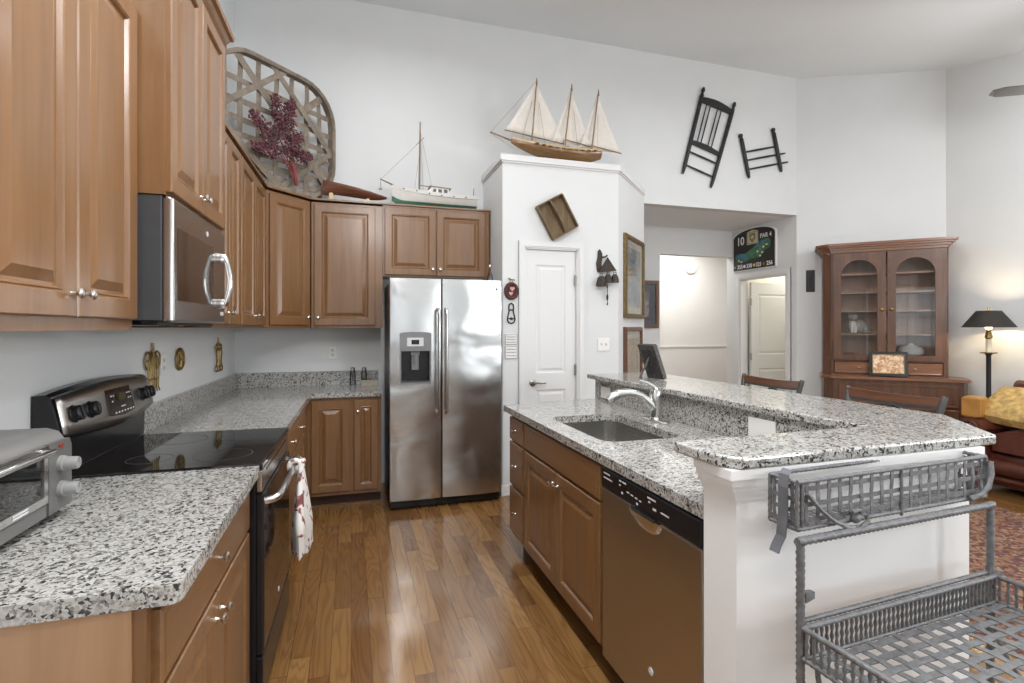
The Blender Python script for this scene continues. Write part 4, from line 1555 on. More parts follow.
fl = thing('flower_bunch', 'bunch of dried burgundy flowers tied on the tobacco basket', 'dried flowers', (BCX + 0.035, BCY - 0.075, CAPZ + 0.10), PI / 4)
b = B()
random.seed(11)
FS = 1.28
axes = [((0.10, 0.0, 0.0), (-0.06, -0.01, 0.46), 0.075), ((0.02, 0, 0.12), (-0.20, -0.01, 0.30), 0.055), ((0.03, 0, 0.14), (0.22, -0.01, 0.17), 0.040),
        ((0.0, 0, 0.12), (-0.19, -0.01, 0.12), 0.045), ((0.0, 0, 0.2), (0.07, -0.01, 0.46), 0.06), ((0.02, 0, 0.10), (0.13, -0.01, 0.28), 0.05)]
for p0, p1, w in axes:
    p0, p1 = Vector(p0) * FS, Vector(p1) * FS
    w *= FS
    for q in range(260):
        t = random.random() ** 0.7
        c = p0.lerp(p1, 0.25 + 0.75 * t)
        ww = w * (1.15 - 0.75 * t)
        c += Vector((random.uniform(-1, 1) * ww, random.uniform(-0.6, 0.3) * ww, random.uniform(-1, 1) * ww))
        rr = random.uniform(0.005, 0.0105)
        tb = bmesh.new()
        bmesh.ops.create_icosphere(tb, subdivisions=1, radius=rr)
        for v in tb.verts:
            v.co += c + Vector((random.uniform(-1, 1), random.uniform(-1, 1), random.uniform(-1, 1))) * rr * 0.5
        b.merge(tb)
o = b.out('blossoms', 'flower', fl)
o['kind'] = 'stuff'
b = B()
for p0, p1, w in axes:
    b.tube([(0.14 + random.uniform(-.015, .015), 0, -0.02), tuple(q * FS for q in p0), tuple(q * FS for q in p1)], [0.005, 0.004, 0.002], 6)
b.tube([(0.145, -0.002, -0.045), (0.132, -0.002, 0.02), (0.105, -0.004, 0.12)], [0.016, 0.020, 0.026], 10)
b.out('stems', 'stem', fl)


def hull(b, L, beam, keel, sheer, z0=0.0, z1=1.0, n=18, m=10, stern=0.55, full=1.6):
    """boat shell along x from bow (0) to stern (L); keel(t), sheer(t) heights; z0..z1 the share of each side built."""
    rings = []
    for i in range(n + 1):
        t = i / n
        bw = beam * (math.sin(min(1.0, t / 0.62) * PI / 2) ** 0.75) * (1 - (1 - stern) * max(0, (t - 0.55) / 0.45) ** 2) + 0.002
        kz, sz = keel(t), sheer(t)
        side = []
        for j in range(m + 1):
            u = z0 + (z1 - z0) * j / m
            side.append((L * t, bw * (1 - (1 - u) ** full) ** 0.75 + 0.0015, kz + (sz - kz) * u))
        rings.append([(x, -y, z) for x, y, z in reversed(side)] + side)
    b.loft(rings)


s = thing('model_schooner', 'model schooner with three masts and cream sails on top of the pantry', 'model ship', (1.347, 4.42, 2.8935))
X0 = 1.347


def ph(x, z):
    return x - X0, z - 2.8935


HL = 0.865
b = B()
shr = lambda t: 0.170 - 0.040 * t + 0.045 * (2 * t - 1) ** 2 - 0.012
kel = lambda t: 0.030 + 0.125 * max(0, 1 - t / 0.55) ** 2.1 + 0.060 * max(0, (t - 0.72) / 0.28) ** 1.6
hull(b, HL, 0.085, kel, shr, 0, 1, 24, 12, 0.5, 2.0)
h_ = b.out('hull', 'hullwood', s, True)
b = B()
hull(b, HL, 0.089, lambda t: shr(t) - 0.024, lambda t: shr(t) + 0.006, 0, 1, 20, 2, full=6)
b.out('rail', 'deckwood', h_, True)
b = B()
for i in range(10):
    b.box(0.20 + i * 0.062, 0.232 + i * 0.062, -0.093, 0.093, shr((0.216 + i * 0.062) / HL) - 0.016, shr((0.216 + i * 0.062) / HL) - 0.008)
b.out('gun_port', 'hullwood', h_)
b = B()
b.prism([(0.50, 0.040), (0.82, 0.052), (0.80, 0.0), (0.58, 0.0)], -0.012, 0.012, 'Y')
b.out('keel', 'deckwood', s)
b = B()
for x, w, h in ((0.52, 0.03, 0.05), (0.56, 0.06, 0.03), (0.70, 0.05, 0.025), (0.36, 0.07, 0.02)):
    b.box(x, x + w, -0.02, 0.02, shr(x / HL) - 0.03, shr(x / HL) + h * 0.8, 0.004)
b.out('deck_house', 'sparwood', s)
masts = (((0.185, 0.155), (0.240, 0.746)), ((0.495, 0.125), (0.580, 0.740)), ((0.762, 0.100), (0.848, 0.725)))
booms = (((-0.055, 0.270), (0.525, 0.200)), ((0.520, 0.245), (0.772, 0.205)), ((0.775, 0.218), (1.092, 0.172)))
sails = (((-0.045, 0.272), (0.518, 0.205), (0.240, 0.725)), ((0.385, 0.215), (0.775, 0.212), (0.580, 0.70)), ((0.665, 0.195), (1.075, 0.180), (0.846, 0.69)))
for (m0, m1), (b0, b1), sl in zip(masts, booms, sails):
    b = B()
    b.tube([(m0[0], 0, m0[1] - 0.06), (m1[0], 0, m1[1])], [0.009, 0.005], 10)
    b.lathe([(0.008, m1[1] - 0.045), (0.006, m1[1] - 0.01), (0.003, m1[1] + 0.014)], (m1[0], 0, 0), 'Z', 8)
    mo = b.out('mast', 'sparwood', s, True)
    b = B()
    b.tube([(b0[0], 0.013, b0[1]), (b1[0], 0.013, b1[1])], [0.005, 0.006], 8)
    b.out('boom', 'sparwood', mo, True)
    b = B()
    A, C_, Tp = [Vector((p[0], 0, p[1])) for p in sl]
    n = 8
    gr = []
    for i in range(n + 1):
        u = i / n
        l, r_ = A.lerp(Tp, u), C_.lerp(Tp, u)
        row = []
        for j in range(n + 1):
            w = j / n
            p = l.lerp(r_, w)
            row.append(b.v((p.x, 0.012 + 0.045 * math.sin(PI * w) * (1 - u) ** 0.7 * math.sin(PI * min(1, u + 0.25)), p.z)))
        gr.append(row)
    for i in range(n):
        for j in range(n):
            b.f([gr[i][j], gr[i][j + 1], gr[i + 1][j + 1], gr[i + 1][j]])
    so = b.out('sail', 'sail', s, True)
    md = so.modifiers.new('solid', 'SOLIDIFY')
    md.thickness = 0.0016
b = B()
b.tube([(0.02, 0, 0.172), (-0.19, 0, 0.232)], [0.010, 0.005], 8)
b.out('bowsprit', 'sparwood', s, True)
b = B()
lines = [((0.24, 0.74), (-0.185, 0.232)), ((0.24, 0.70), (0.10, 0.17)), ((0.24, 0.70), (0.34, 0.14)), ((0.58, 0.73), (0.40, 0.14)), ((0.58, 0.73), (0.66, 0.11)), ((0.848, 0.71), (0.66, 0.12)), ((0.848, 0.71), (0.855, 0.11)), ((-0.185, 0.23), (0.03, 0.12))]
for (a, c) in lines:
    b.tube([(a[0], 0.012, a[1]), (c[0], 0.03, c[1])], 0.0014, 5)
b.out('rigging', 'rope', s)

s = thing('model_workboat', 'white and green model boat with one bare mast above the refrigerator cabinet', 'model ship', (0.345, 4.755, CAPZ))
b = B()
sh2 = lambda t: 0.175 - 0.060 * t + 0.030 * (2 * t - 1) ** 2 - 0.012
kl2 = lambda t: 0.0 + 0.05 * max(0, 1 - t / 0.12) ** 1.5 + 0.012 * t * 0
L2 = 0.765
wl = 0.30
hull(b, L2, 0.088, kl2, sh2, wl, 1.0, 20, 8, 0.75, 2.0)
hb = b.out('hull', 'boatwhite', s, True)
b = B()
hull(b, L2 * 0.995, 0.0885, kl2, sh2, 0, wl + 0.01, 20, 8, 0.75, 2.0)
b.out('bottom', 'boatgreen', hb, True)
b = B()
hull(b, L2 + 0.004, 0.092, lambda t: sh2(t) - 0.040, lambda t: sh2(t) - 0.034, 0, 1, 20, 1, 0.75, 9)
b.out('rub_rail', 'sparwood', hb, True)
b = B()
for i in range(6):
    x = 0.10 + i * 0.11
    b.lathe([(0.006, 0), (0.006, 0.003)], (x, -0.090 + (0.03 if i == 0 else 0), sh2(x / L2) - 0.022), '-Y', 10)
b.out('porthole', 'black', hb)
b = B()
b.prism([(0.30, 0.130), (0.345, 0.185), (0.50, 0.176), (0.505, 0.118)], -0.055, 0.055, 'Y')
cb = b.out('cabin', 'boatwhite', s)
b = B()
b.prism([(0.325, 0.187), (0.52, 0.176), (0.52, 0.183), (0.325, 0.195)], -0.063, 0.063, 'Y')
b.out('cabin_roof', 'sparwood', cb)
for x0 in (0.352, 0.405, 0.455):
    b = B()
    b.prism([(x0, 0.140), (x0 + 0.032, 0.138), (x0 + 0.032, 0.168), (x0 + (0.012 if x0 < 0.4 else 0), 0.170)], -0.0565, -0.0535, 'Y')
    b.out('cabin_window', 'black', cb)
b = B()
b.tube([(0.242, 0, 0.10), (0.250, 0, 0.775)], [0.009, 0.005], 10)
b.tube([(0.215, 0, 0.565), (0.285, 0, 0.640)], 0.003, 6)
b.tube([(0.250, 0, 0.205), (0.345, 0, 0.200)], 0.004, 6)
b.out('mast', 'sparwood', s, True)
b = B()
b.tube([(0.03, 0, 0.182), (-0.10, 0, 0.235)], [0.008, 0.005], 8)
b.out('bowsprit', 'sparwood', s, True)
b = B()
b.tube([(-0.095, 0, 0.232), (-0.095, 0, 0.150)], 0.0018, 5)
b.tube([(-0.112, 0, 0.152), (-0.100, 0, 0.140), (-0.085, 0, 0.148)], 0.004, 6)
b.out('anchor', 'black', s)
b = B()
b.tube([(0.735, 0, 0.10), (0.745, 0, 0.215)], [0.005, 0.003], 8)
b.out('stern_mast', 'sparwood', s, True)
b = B()
for a, c in (((0.249, 0.60), (-0.095, 0.235)), ((0.25, 0.74), (0.28, 0.16)), ((0.25, 0.70), (0.36, 0.19)), ((0.245, 0.5), (0.20, 0.16))):
    b.tube([(a[0], 0.0, a[1]), (c[0], 0.02, c[1])], 0.0012, 5)
b.out('rigging', 'rope', s)

s = thing('half_hull', 'plain varnished mahogany boat hull lying on the cabinets beside the basket', 'model ship', (-0.235, 4.682, CAPZ))
b = B(T(0, 0, 0.056) @ R(0.115, 'Y'))
hull(b, 0.53, 0.060, lambda t: 0.0 + 0.02 * t + 0.028 * max(0, (t - 0.75) / 0.25) ** 2, lambda t: 0.112 - 0.052 * t, 0, 1, 18, 8, 0.25, 2.0)
b.out('hull', 'mahogany', s, True)
b = B()
b.box(0.06, 0.09, -0.04, 0.04, 0.0, 0.056, 0.003)
b.box(0.36, 0.385, -0.03, 0.03, 0.0, 0.030, 0.003)
b.out('cradle', 'deckwood', s)

# ------------------------------------------------------------------ on the big wall: two old chair pieces
def stick(b, p0, p1, r, knobs=True, y=-0.024):
    p0, p1 = Vector((p0[0], y, p0[1])), Vector((p1[0], y, p1[1]))
    prof = [(0, 0.5), (0.02, 0.9), (0.04, 1.0), (0.065, 0.55), (0.09, 1.0), (0.35, 1.05), (0.65, 1.0), (0.90, 0.95), (0.97, 0.75), (1.0, 0.45)] if knobs else [(0, 0.8), (0.5, 1.1), (1, 0.8)]
    b.tube([p0.lerp(p1, t) for t, _ in prof], [r * q for _, q in prof], 10)


def lerp2(a, c, t):
    return a[0] + (c[0] - a[0]) * t, a[1] + (c[1] - a[1]) * t


s = thing('wall_chair_frame', 'tall black chair back with four spindles hung tilted on the wall', 'wall decor', (3.80, YB - 0.001, 3.53), 0)
LT, LB, RT, RB = (-0.064, 0.554), (-0.335, -0.424), (0.349, 0.440), (0.028, -0.549)
for a, c in ((LT, LB), (RT, RB)):
    b = B()
    stick(b, a, c, 0.022)
    b.out('post', 'blackwood', s, True)


def slat(b, a, c, h, arch, y=-0.024, n=10):
    rg = []
    for i in range(n + 1):
        t = i / n
        x, z = lerp2(a, c, t)
        up = arch * math.sin(PI * t)
        rg.append([(x, y - 0.008, z - h / 2), (x, y + 0.008, z - h / 2), (x + up * 0.25, y + 0.008, z + h / 2 + up), (x + up * 0.25, y - 0.008, z + h / 2 + up)])
    b.loft(rg)


b = B()
slat(b, lerp2(LT, LB, 0.14), lerp2(RT, RB, 0.12), 0.055, 0.030)
b.out('crest_rail', 'blackwood', s)
b = B()
slat(b, lerp2(LT, LB, 0.63), lerp2(RT, RB, 0.62), 0.038, 0.020)
b.out('lower_rail', 'blackwood', s)
for t in (0.20, 0.32, 0.55, 0.67):
    b = B()
    a = lerp2(lerp2(LT, LB, 0.14), lerp2(RT, RB, 0.12), t)
    c = lerp2(lerp2(LT, LB, 0.63), lerp2(RT, RB, 0.62), t)
    stick(b, a, c, 0.0075, False)
    b.out('spindle', 'blackwood', s, True)
for t in (0.74, 0.895):
    b = B()
    stick(b, lerp2(LT, LB, t), lerp2(RT, RB, t - 0.015), 0.010, False)
    b.out('rung', 'blackwood', s, True)

s = thing('wall_chair_frame', 'small black chair frame of two posts and three rungs on the wall', 'wall decor', (4.51, YB - 0.001, 3.43), 0)
LT, LB, RT, RB = (-0.282, 0.180), (-0.165, -0.300), (0.172, 0.296), (0.292, -0.190)
for a, c in ((LT, LB), (RT, RB)):
    b = B()
    stick(b, a, c, 0.021)
    b.ball((a[0], -0.024, a[1] - 0.01), 0.026, 10, 8)
    b.out('post', 'blackwood', s, True)
for t, e in ((0.40, 1.0), (0.59, 1.22), (0.80, 1.25)):
    b = B()
    a, c = lerp2(LT, LB, t), lerp2(RT, RB, t)
    stick(b, a, lerp2(a, c, e), 0.0115, False)
    b.out('rung', 'blackwood', s, True)

# ------------------------------------------------------------------ golf hole sign
s = thing('golf_sign', 'arched black golf hole sign above the hall door', 'sign', (XH - 0.001, 6.005, 2.195), -PI / 2)
SWD = 0.73
ap = [(0, 0), (SWD, 0), (SWD, 0.425)] + [(SWD / 2 + (SWD / 2) * math.cos(PI * t / 16), 0.425 + 0.105 * math.sin(PI * t / 16)) for t in range(1, 16)] + [(0, 0.425)]
b = B()
b.prism([(SWD / 2 + (x - SWD / 2) * 1.05, 0.26 + (z - 0.26) * 1.045) for x, z in ap], -0.018, 0.0, 'Y')
b.out('border', 'signwhite', s)
b = B()
b.prism(ap, -0.023, -0.016, 'Y')
fc = b.out('face', 'signblack', s)
text('lettering', '10', 0.150, T(0.135, -0.0235, 0.385), 'signwhite', fc, sx=0.95)
text('lettering', 'PAR 4', 0.080, T(0.585, -0.0235, 0.405), 'signwhite', fc, sx=0.95)
for x, n_ in ((0.125, '355'), (0.295, '338'), (0.465, '321'), (0.648, '256')):
    text('lettering', n_, 0.072, T(x, -0.0235, 0.045), 'signwhite', fc, sx=0.95)
for x, m_ in ((0.030, 'grey'), (0.208, 'signwhite'), (0.385, 'signyellow'), (0.555, 'signbrown')):
    b = B()
    b.lathe([(0.021, 0), (0.021, 0.0015)], (x, -0.0232, 0.047), '-Y', 18)
    b.out('tee_dot', m_, fc)
b = B()
b.prism([(0.255, 0.325), (0.455, 0.325), (0.455, 0.490), (0.355, 0.512), (0.255, 0.490)], -0.0245, -0.0225, 'Y')
cr = b.out('crest', 'signcream', fc)
b = B()
b.prism([(0.30, 0.465), (0.41, 0.465), (0.405, 0.39), (0.355, 0.345), (0.305, 0.39)], -0.0255, -0.0243, 'Y')
b.holed([(0.265, 0.335), (0.445, 0.335), (0.445, 0.483), (0.265, 0.483)], [[(0.272, 0.342), (0.438, 0.342), (0.438, 0.476), (0.272, 0.476)]], -0.0255, -0.0243, 'Y')
b.out('crest_emblem', 'signolive', cr)
b = B()
b.lathe([(0.026, 0), (0.026, 0.001)], (0.355, -0.0256, 0.415), '-Y', 14)
b.out('crest_centre', 'signcream', cr)


def blob(pts, r, y0, y1, name, mat, parent):
    b = B()
    top, bot = [], []
    P = [Vector((p[0], p[1])) for p in pts]
    for i, p in enumerate(P):
        t = (P[min(i + 1, len(P) - 1)] - P[max(i - 1, 0)]).normalized()
        nrm = Vector((-t.y, t.x))
        rr = r[i]
        top.append(p + nrm * rr)
        bot.append(p - nrm * rr)
    b.prism([tuple(q) for q in bot] + [tuple(q) for q in reversed(top)], y0, y1, 'Y')
    return b.out(name, mat, parent)


fw = blob([(0.045, 0.165), (0.07, 0.170), (0.14, 0.165), (0.22, 0.160), (0.30, 0.185), (0.36, 0.205), (0.42, 0.21), (0.48, 0.245), (0.54, 0.285), (0.60, 0.300), (0.64, 0.305), (0.665, 0.310)],
          [0.012, 0.045, 0.062, 0.052, 0.055, 0.07, 0.085, 0.085, 0.075, 0.072, 0.055, 0.02], -0.0242, -0.0228, 'fairway', 'signgreen', fc)
blob([(0.05, 0.185), (0.10, 0.195), (0.17, 0.185), (0.24, 0.165), (0.28, 0.15)], [0.008, 0.028, 0.035, 0.025, 0.006], -0.0250, -0.0240, 'water', 'signblue', fw)
blob([(0.40, 0.27), (0.46, 0.31), (0.53, 0.335), (0.59, 0.345)], [0.006, 0.022, 0.024, 0.006], -0.0250, -0.0240, 'water', 'signblue', fw)
for x, z in ((0.11, 0.130), (0.155, 0.112), (0.445, 0.215), (0.49, 0.155), (0.55, 0.262), (0.60, 0.285), (0.53, 0.195)):
    b = B()
    b.ball((x, -0.0248, z), (0.020, 0.0012, 0.012), 12, 6)
    b.out('bunker', 'signcream', fw)

s = thing('wall_plate', 'small dark iron plate on the wall left of the hutch', 'wall plate', (XH + 0.142 * 0.7071, YB - 0.142 * 0.7071, 1.97), -PI / 4)
b = B()
b.box(-0.046, 0.046, -0.008, -0.001, -0.128, 0.128, 0.003)
b.out('plate', 'iron', s)
b = B()
b.ball((0, -0.009, 0.02), (0.012, 0.004, 0.030), 10, 8)
b.box(-0.005, 0.005, -0.014, -0.008, -0.05, 0.01)
b.out('latch', 'rust', s)

s = thing('smoke_detector', 'round white detector high on the bright stair hall wall', 'detector', (5.444, 7.55 - 0.001, 2.44))
b = B()
b.lathe([(0.12, 0), (0.12, 0.02), (0.105, 0.04), (0.06, 0.05), (0.058, 0.046)], (0, 0, 0), '-Y', 24)
b.out('housing', 'white', s, True)
b = B()
b.lathe([(0.03, 0.046), (0.03, 0.053)], (0, 0, 0), '-Y', 16)
b.out('cap', 'print', s, True)

# ------------------------------------------------------------------ around the pantry door
s = thing('wooden_tray', 'old wooden tray with a centre divider hung askew above the pantry door', 'wall decor', (1.712, PY - 0.001, 2.385), 0)
mt = R(-0.51, 'Y')
w2, h2 = 0.128, 0.155
b = B(mt)
b.box(-w2, w2, -0.012, -0.001, -h2, h2)
b.out('bottom', 'barnwood', s)
for nm_, q in (('side', (-w2 - 0.008, -w2 + 0.004, -h2, h2)), ('side', (w2 - 0.004, w2 + 0.008, -h2, h2)), ('side', (-w2, w2, -h2 - 0.008, -h2 + 0.004)), ('side', (-w2, w2, h2 - 0.004, h2 + 0.008))):
    b = B(mt)
    b.box(q[0], q[1], -0.062, -0.002, q[2], q[3], 0.002)
    b.out(nm_, 'barnwood', s)
b = B(mt)
rg = []
for i in range(9):
    t = i / 8
    z = -h2 + 2 * h2 * t
    y = -0.058 - 0.028 * math.sin(PI * t)
    rg.append([(-0.006, y, z), (0.006, y, z), (0.006, -0.011, z), (-0.006, -0.011, z)])
b.loft(rg)
b.out('divider', 'barnwood', s)

s = thing('wall_bells', 'dark iron bracket with three cowbells and a pull chain beside the pantry door', 'wall bells', (2.185, PY - 0.001, 1.85), 0)
b = B()
b.prism([(-0.075, 0.075), (-0.04, 0.070), (-0.035, 0.15), (-0.028, 0.20), (-0.030, 0.24), (-0.042, 0.262), (-0.055, 0.275), (-0.068, 0.258), (-0.072, 0.20), (-0.085, 0.15)], -0.014, 0.0, 'Y')
b.tube([(-0.04, -0.012, 0.205), (-0.01, -0.03, 0.205), (0.01, -0.035, 0.222)], [0.009, 0.007, 0.008], 8)
br = b.out('bracket', 'rust', s)
b = B()
b.prism([(-0.072, 0.065), (0.105, 0.085), (0.015, 0.205)], -0.032, -0.022, 'Y')
b.out('roof_plate', 'rust', s)
for x, z, r_ in ((-0.055, 0.030, 0.050), (0.010, 0.046, 0.040), (0.078, 0.048, 0.040)):
    b = B()
    b.lathe([(r_, -r_ * 1.75), (r_ * 0.96, -r_ * 1.7), (r_ * 0.85, -r_ * 0.9), (r_ * 0.66, -r_ * 0.25), (r_ * 0.4, 0.0), (r_ * 0.12, 0.006)], (x, -0.047, z), 'Z', 14)
    b.tube([(x - 0.015, -0.047, z), (x - 0.012, -0.047, z + 0.022), (x + 0.012, -0.047, z + 0.022), (x + 0.015, -0.047, z)], 0.0035, 6)
    b.out('bell', 'rust', s, True)
b = B()
b.tube([(0.012, -0.03, 0.07), (0.012, -0.03, -0.22)], 0.0035, 6)
b.ball((0.012, -0.03, -0.155), (0.010, 0.010, 0.030), 10, 8)
b.ball((0.012, -0.03, -0.06), (0.007, 0.007, 0.014), 8, 6)
b.ball((0.012, -0.03, -0.215), (0.007, 0.007, 0.012), 8, 6)
b.out('pull_chain', 'rust', s, True)

s = thing('light_switch', 'white double switch plate right of the pantry door', 'light switch', (2.174, PY - 0.001, 1.270))
b = B()
b.box(-0.058, 0.058, -0.006, 0, -0.057, 0.057, 0.003)
pl_ = b.out('plate', 'white', s)
for x in (-0.023, 0.023):
    b = B()
    b.box(x - 0.005, x + 0.005, -0.016, -0.005, -0.004, 0.014, 0.002)
    b.out('toggle', 'print', pl_)

s = thing('wreath_plaque', 'small oval brown wreath with pink hearts hung left of the pantry door', 'wall decor', (1.303, PY - 0.001, 1.735))
b = B()
b.tube([(0.052 * math.cos(a), -0.014, 0.062 * math.sin(a)) for a in [2 * PI * q / 24 for q in range(24)]], [0.013 + 0.003 * (q % 2) for q in range(24)], 8, closed=True)
b.ball((0, -0.008, 0), (0.048, 0.006, 0.058), 16, 8)
b.out('ring', 'wreath', s, True)
for x, z, sc_ in ((0.006, 0.018, 0.020), (-0.006, -0.022, 0.017)):
    b = B()
    hp = []
    for q in range(24):
        a = 2 * PI * q / 24
        hp.append((x + sc_ * 16 * math.sin(a) ** 3 / 15, z + sc_ * (13 * math.cos(a) - 5 * math.cos(2 * a) - 2 * math.cos(3 * a) - math.cos(4 * a)) / 15))
    b.prism(hp, -0.022, -0.012, 'Y')
    b.out('heart', 'pink', s)
b = B()
b.tube([(-0.02, -0.012, 0.062), (0.0, -0.010, 0.105), (0.02, -0.012, 0.062)], 0.002, 6)
b.tube([(-0.022, -0.006, 0.108), (-0.010, -0.020, 0.098), (0.0, -0.016, 0.098), (0.030, -0.016, 0.094)], [0.006, 0.006, 0.005, 0.006], 8)
b.out('hanger', 'brass', s, True)

s = thing('iron_trivet', 'black iron trivet shaped like a long loop below the wreath plaque', 'wall decor', (1.303, PY - 0.001, 1.545))
b = B()
lp = [(-0.018, 0.075), (-0.022, 0.045), (-0.018, 0.02), (-0.030, -0.03), (-0.034, -0.055), (-0.022, -0.078), (0, -0.086), (0.022, -0.078), (0.034, -0.055), (0.030, -0.03), (0.018, 0.02), (0.022, 0.045), (0.018, 0.075), (0, 0.086)]
b.tube([(x, -0.008, z) for x, z in lp], 0.0062, 8, closed=True)
b.tube([(-0.018, -0.008, 0.03), (0.018, -0.008, 0.03)], 0.005, 8)
b.tube([(-0.030, -0.008, -0.045), (0.030, -0.008, -0.045)], 0.005, 8)
b.ball((0, -0.009, -0.045), (0.014, 0.006, 0.012), 10, 6)
b.out('frame', 'iron', s, True)

for zc_, hh, lab in ((1.322, 0.045, 'upper of two small pale script plaques left of the pantry door'), (1.212, 0.055, 'lower of two small pale script plaques left of the pantry door')):
    s = thing('plaque', lab, 'wall decor', (1.303, PY - 0.001, zc_))
    b = B()
    b.box(-0.056, 0.056, -0.008, 0, -hh, hh, 0.003)
    pl_ = b.out('board', 'white', s)
    b = B()
    b.holed([(-0.054, -hh + 0.002), (0.054, -hh + 0.002), (0.054, hh - 0.002), (-0.054, hh - 0.002)], [[(-0.050, -hh + 0.006), (0.050, -hh + 0.006), (0.050, hh - 0.006), (-0.050, hh - 0.006)]], -0.0092, -0.0078, 'Y')
    b.out('border', 'grey', pl_)
    random.seed(int(zc_ * 1000))
    b = B()
    for r_ in range(3):
        z = hh * (0.5 - 0.5 * r_)
        n = 26
        b.tube([(-0.042 + 0.084 * q / n, -0.0088, z + 0.007 * math.sin(q * 2.1 + r_) * (0.4 + 0.6 * math.sin(q * 0.7 + r_ * 2) ** 2)) for q in range(n + 1)], 0.0018, 5)
    b.out('script', 'grey', pl_)

# pictures on the angled pantry side
def picture(name, label, loc, rz, w, h, fw_, fmat, mmat, pmat, mw_=0.06, dep=0.028, cat='picture'):
    s = thing(name, label, cat, loc, rz)
    b = B()
    b.holed([(0, 0), (w, 0), (w, h), (0, h)], [[(fw_, fw_), (w - fw_, fw_), (w - fw_, h - fw_), (fw_, h - fw_)]], -dep, -0.001, 'Y')
    q = fw_ * 0.35
    b.holed([(q, q), (w - q, q), (w - q, h - q), (q, h - q)], [[(fw_ * 0.8, fw_ * 0.8), (w - fw_ * 0.8, fw_ * 0.8), (w - fw_ * 0.8, h - fw_ * 0.8), (fw_ * 0.8, h - fw_ * 0.8)]], -dep - 0.007, -dep, 'Y')
    b.out('frame', fmat, s)
    b = B()
    b.box(fw_ - 0.004, w - fw_ + 0.004, -0.012, -0.002, fw_ - 0.004, h - fw_ + 0.004)
    mo = b.out('mount', mmat, s)
    b = B()
    b.box(fw_ + mw_, w - fw_ - mw_, -0.0135, -0.0118, fw_ + mw_, h - fw_ - mw_)
    b.out('print', pmat, mo)
    b = B()
    b.box(fw_ - 0.003, w - fw_ + 0.003, -0.0185, -0.0165, fw_ - 0.003, h - fw_ + 0.003)
    b.out('glass', 'picglass', s)
    return s


u = 0.7071
picture('framed_picture', 'tall gilt framed print on the angled side of the pantry', (2.325 + u * 0.145, 4.28 + u * 0.145 - 0.0005, 1.515), PI / 4, 0.70, 0.795, 0.042, 'gilt', 'mat', 'pic1', 0.07)
picture('framed_picture', 'brown framed pale picture hanging below the tall gilt framed print', (2.325 + u * 0.145, 4.28 + u * 0.145 - 0.0005, 0.72), PI / 4, 0.62, 0.71, 0.042, 'frame', 'mat', 'pic2', 0.07)
picture('framed_picture', 'dark framed small print on the hall end wall beside the opening', (3.36, YH - 0.001, 1.420), 0, 0.505, 0.62, 0.045, 'frame', 'matdark', 'pic3', 0.10)

# ------------------------------------------------------------------ outlets, trivets and counter bits
def outlet(label, loc, rz, w=0.072, h=0.116, recep=True):
    s = thing('wall_outlet', label, 'outlet', loc, rz)
    b = B()
    b.box(-w / 2, w / 2, -0.006, 0, -h / 2, h / 2, 0.003)
    p = b.out('plate', 'white', s)
    if recep:
        for z in (-0.02, 0.02) if w < h else (0,):
            b = B()
            b.lathe([(0.016, 0.0055), (0.016, 0.0075)], (0, 0, z), '-Y', 16)
            rc = b.out('receptacle', 'print', p)
            b = B()
            b.box(-0.007, -0.005, -0.0082, -0.007, z - 0.004, z + 0.006)
            b.box(0.005, 0.007, -0.0082, -0.007, z - 0.004, z + 0.006)
            b.out('slot', 'darkgrey', rc)
    return s


outlet('white outlet on the back wall left of the refrigerator', (-0.158, YB - 0.0005, 1.200), 0)
o1 = outlet('white outlet on the left wall between the brass trivets', (XL + 0.0005, 3.265, 1.225), PI / 2)
outlet('white cover plate at the far end of the island backsplash by the faucet', (1.6875, 3.285, 0.972), -PI / 2, 0.135, 0.080, False)
outlet('white cover plate at the near end of the island backsplash', (1.6875, 1.840, 0.985), -PI / 2, 0.155, 0.090, False)

lw = [o1]


def trivet(label, y, z):
    s = thing('brass_trivet', label, 'trivet', (XL + 0.0005, y, z), PI / 2, 'brass trivets on the left wall')
    lw.append(s)
    return s


s = trivet('fan shaped brass trivet with looped bars, hung by the range backguard', 3.09, 1.22)
b = B()
for i in range(6):
    t = -1 + 2 * i / 5
    b.tube([(t * 0.015, -0.012, 0.075), (t * 0.060, -0.014, 0.045), (t * 0.075, -0.014, -0.02), (t * 0.062, -0.014, -0.10), (t * 0.085, -0.014, -0.125)], 0.0036, 8)
for sg in (-1, 1):
    b.tube([(sg * 0.02 + sg * 0.040 + 0.040 * math.cos(a), -0.010, 0.035 + 0.045 * math.sin(a)) for a in [2 * PI * q / 18 for q in range(18)]], 0.0045, 8, closed=True)
b.tube([(-0.06, -0.014, -0.06), (0.06, -0.014, -0.06)], 0.004, 8)
b.out('bars', 'brass', s, True)
b = B()
b.tube([(0, -0.004, 0.075), (0, -0.012, 0.09), (0, -0.010, 0.125)], 0.006, 8)
b.out('hook', 'brass', s, True)
b = B()
b.tube([(-0.10, -0.02, 0.035), (-0.07, -0.012, 0.038)], 0.006, 8)
b.out('peg', 'brass', s, True)
s = trivet('oval brass trivet hung in the middle of the three', 3.515, 1.238)
b = B()
b.tube([(0.070 * math.cos(a), -0.010, 0.062 * math.sin(a)) for a in [2 * PI * q / 26 for q in range(26)]], 0.0065, 8, closed=True)
b.tube([(0.035 * math.sin(2 * a), -0.012, 0.052 * math.cos(a)) for a in [2 * PI * q / 30 for q in range(30)]], 0.0055, 8, closed=True)
b.tube([(0.0, -0.012, 0.058), (0.012, -0.012, 0.0), (0.0, -0.012, -0.058)], 0.007, 8)
b.out('frame', 'brass', s, True)
s = trivet('tall narrow brass trivet hung nearest the back corner', 4.38, 1.215)
b = B()
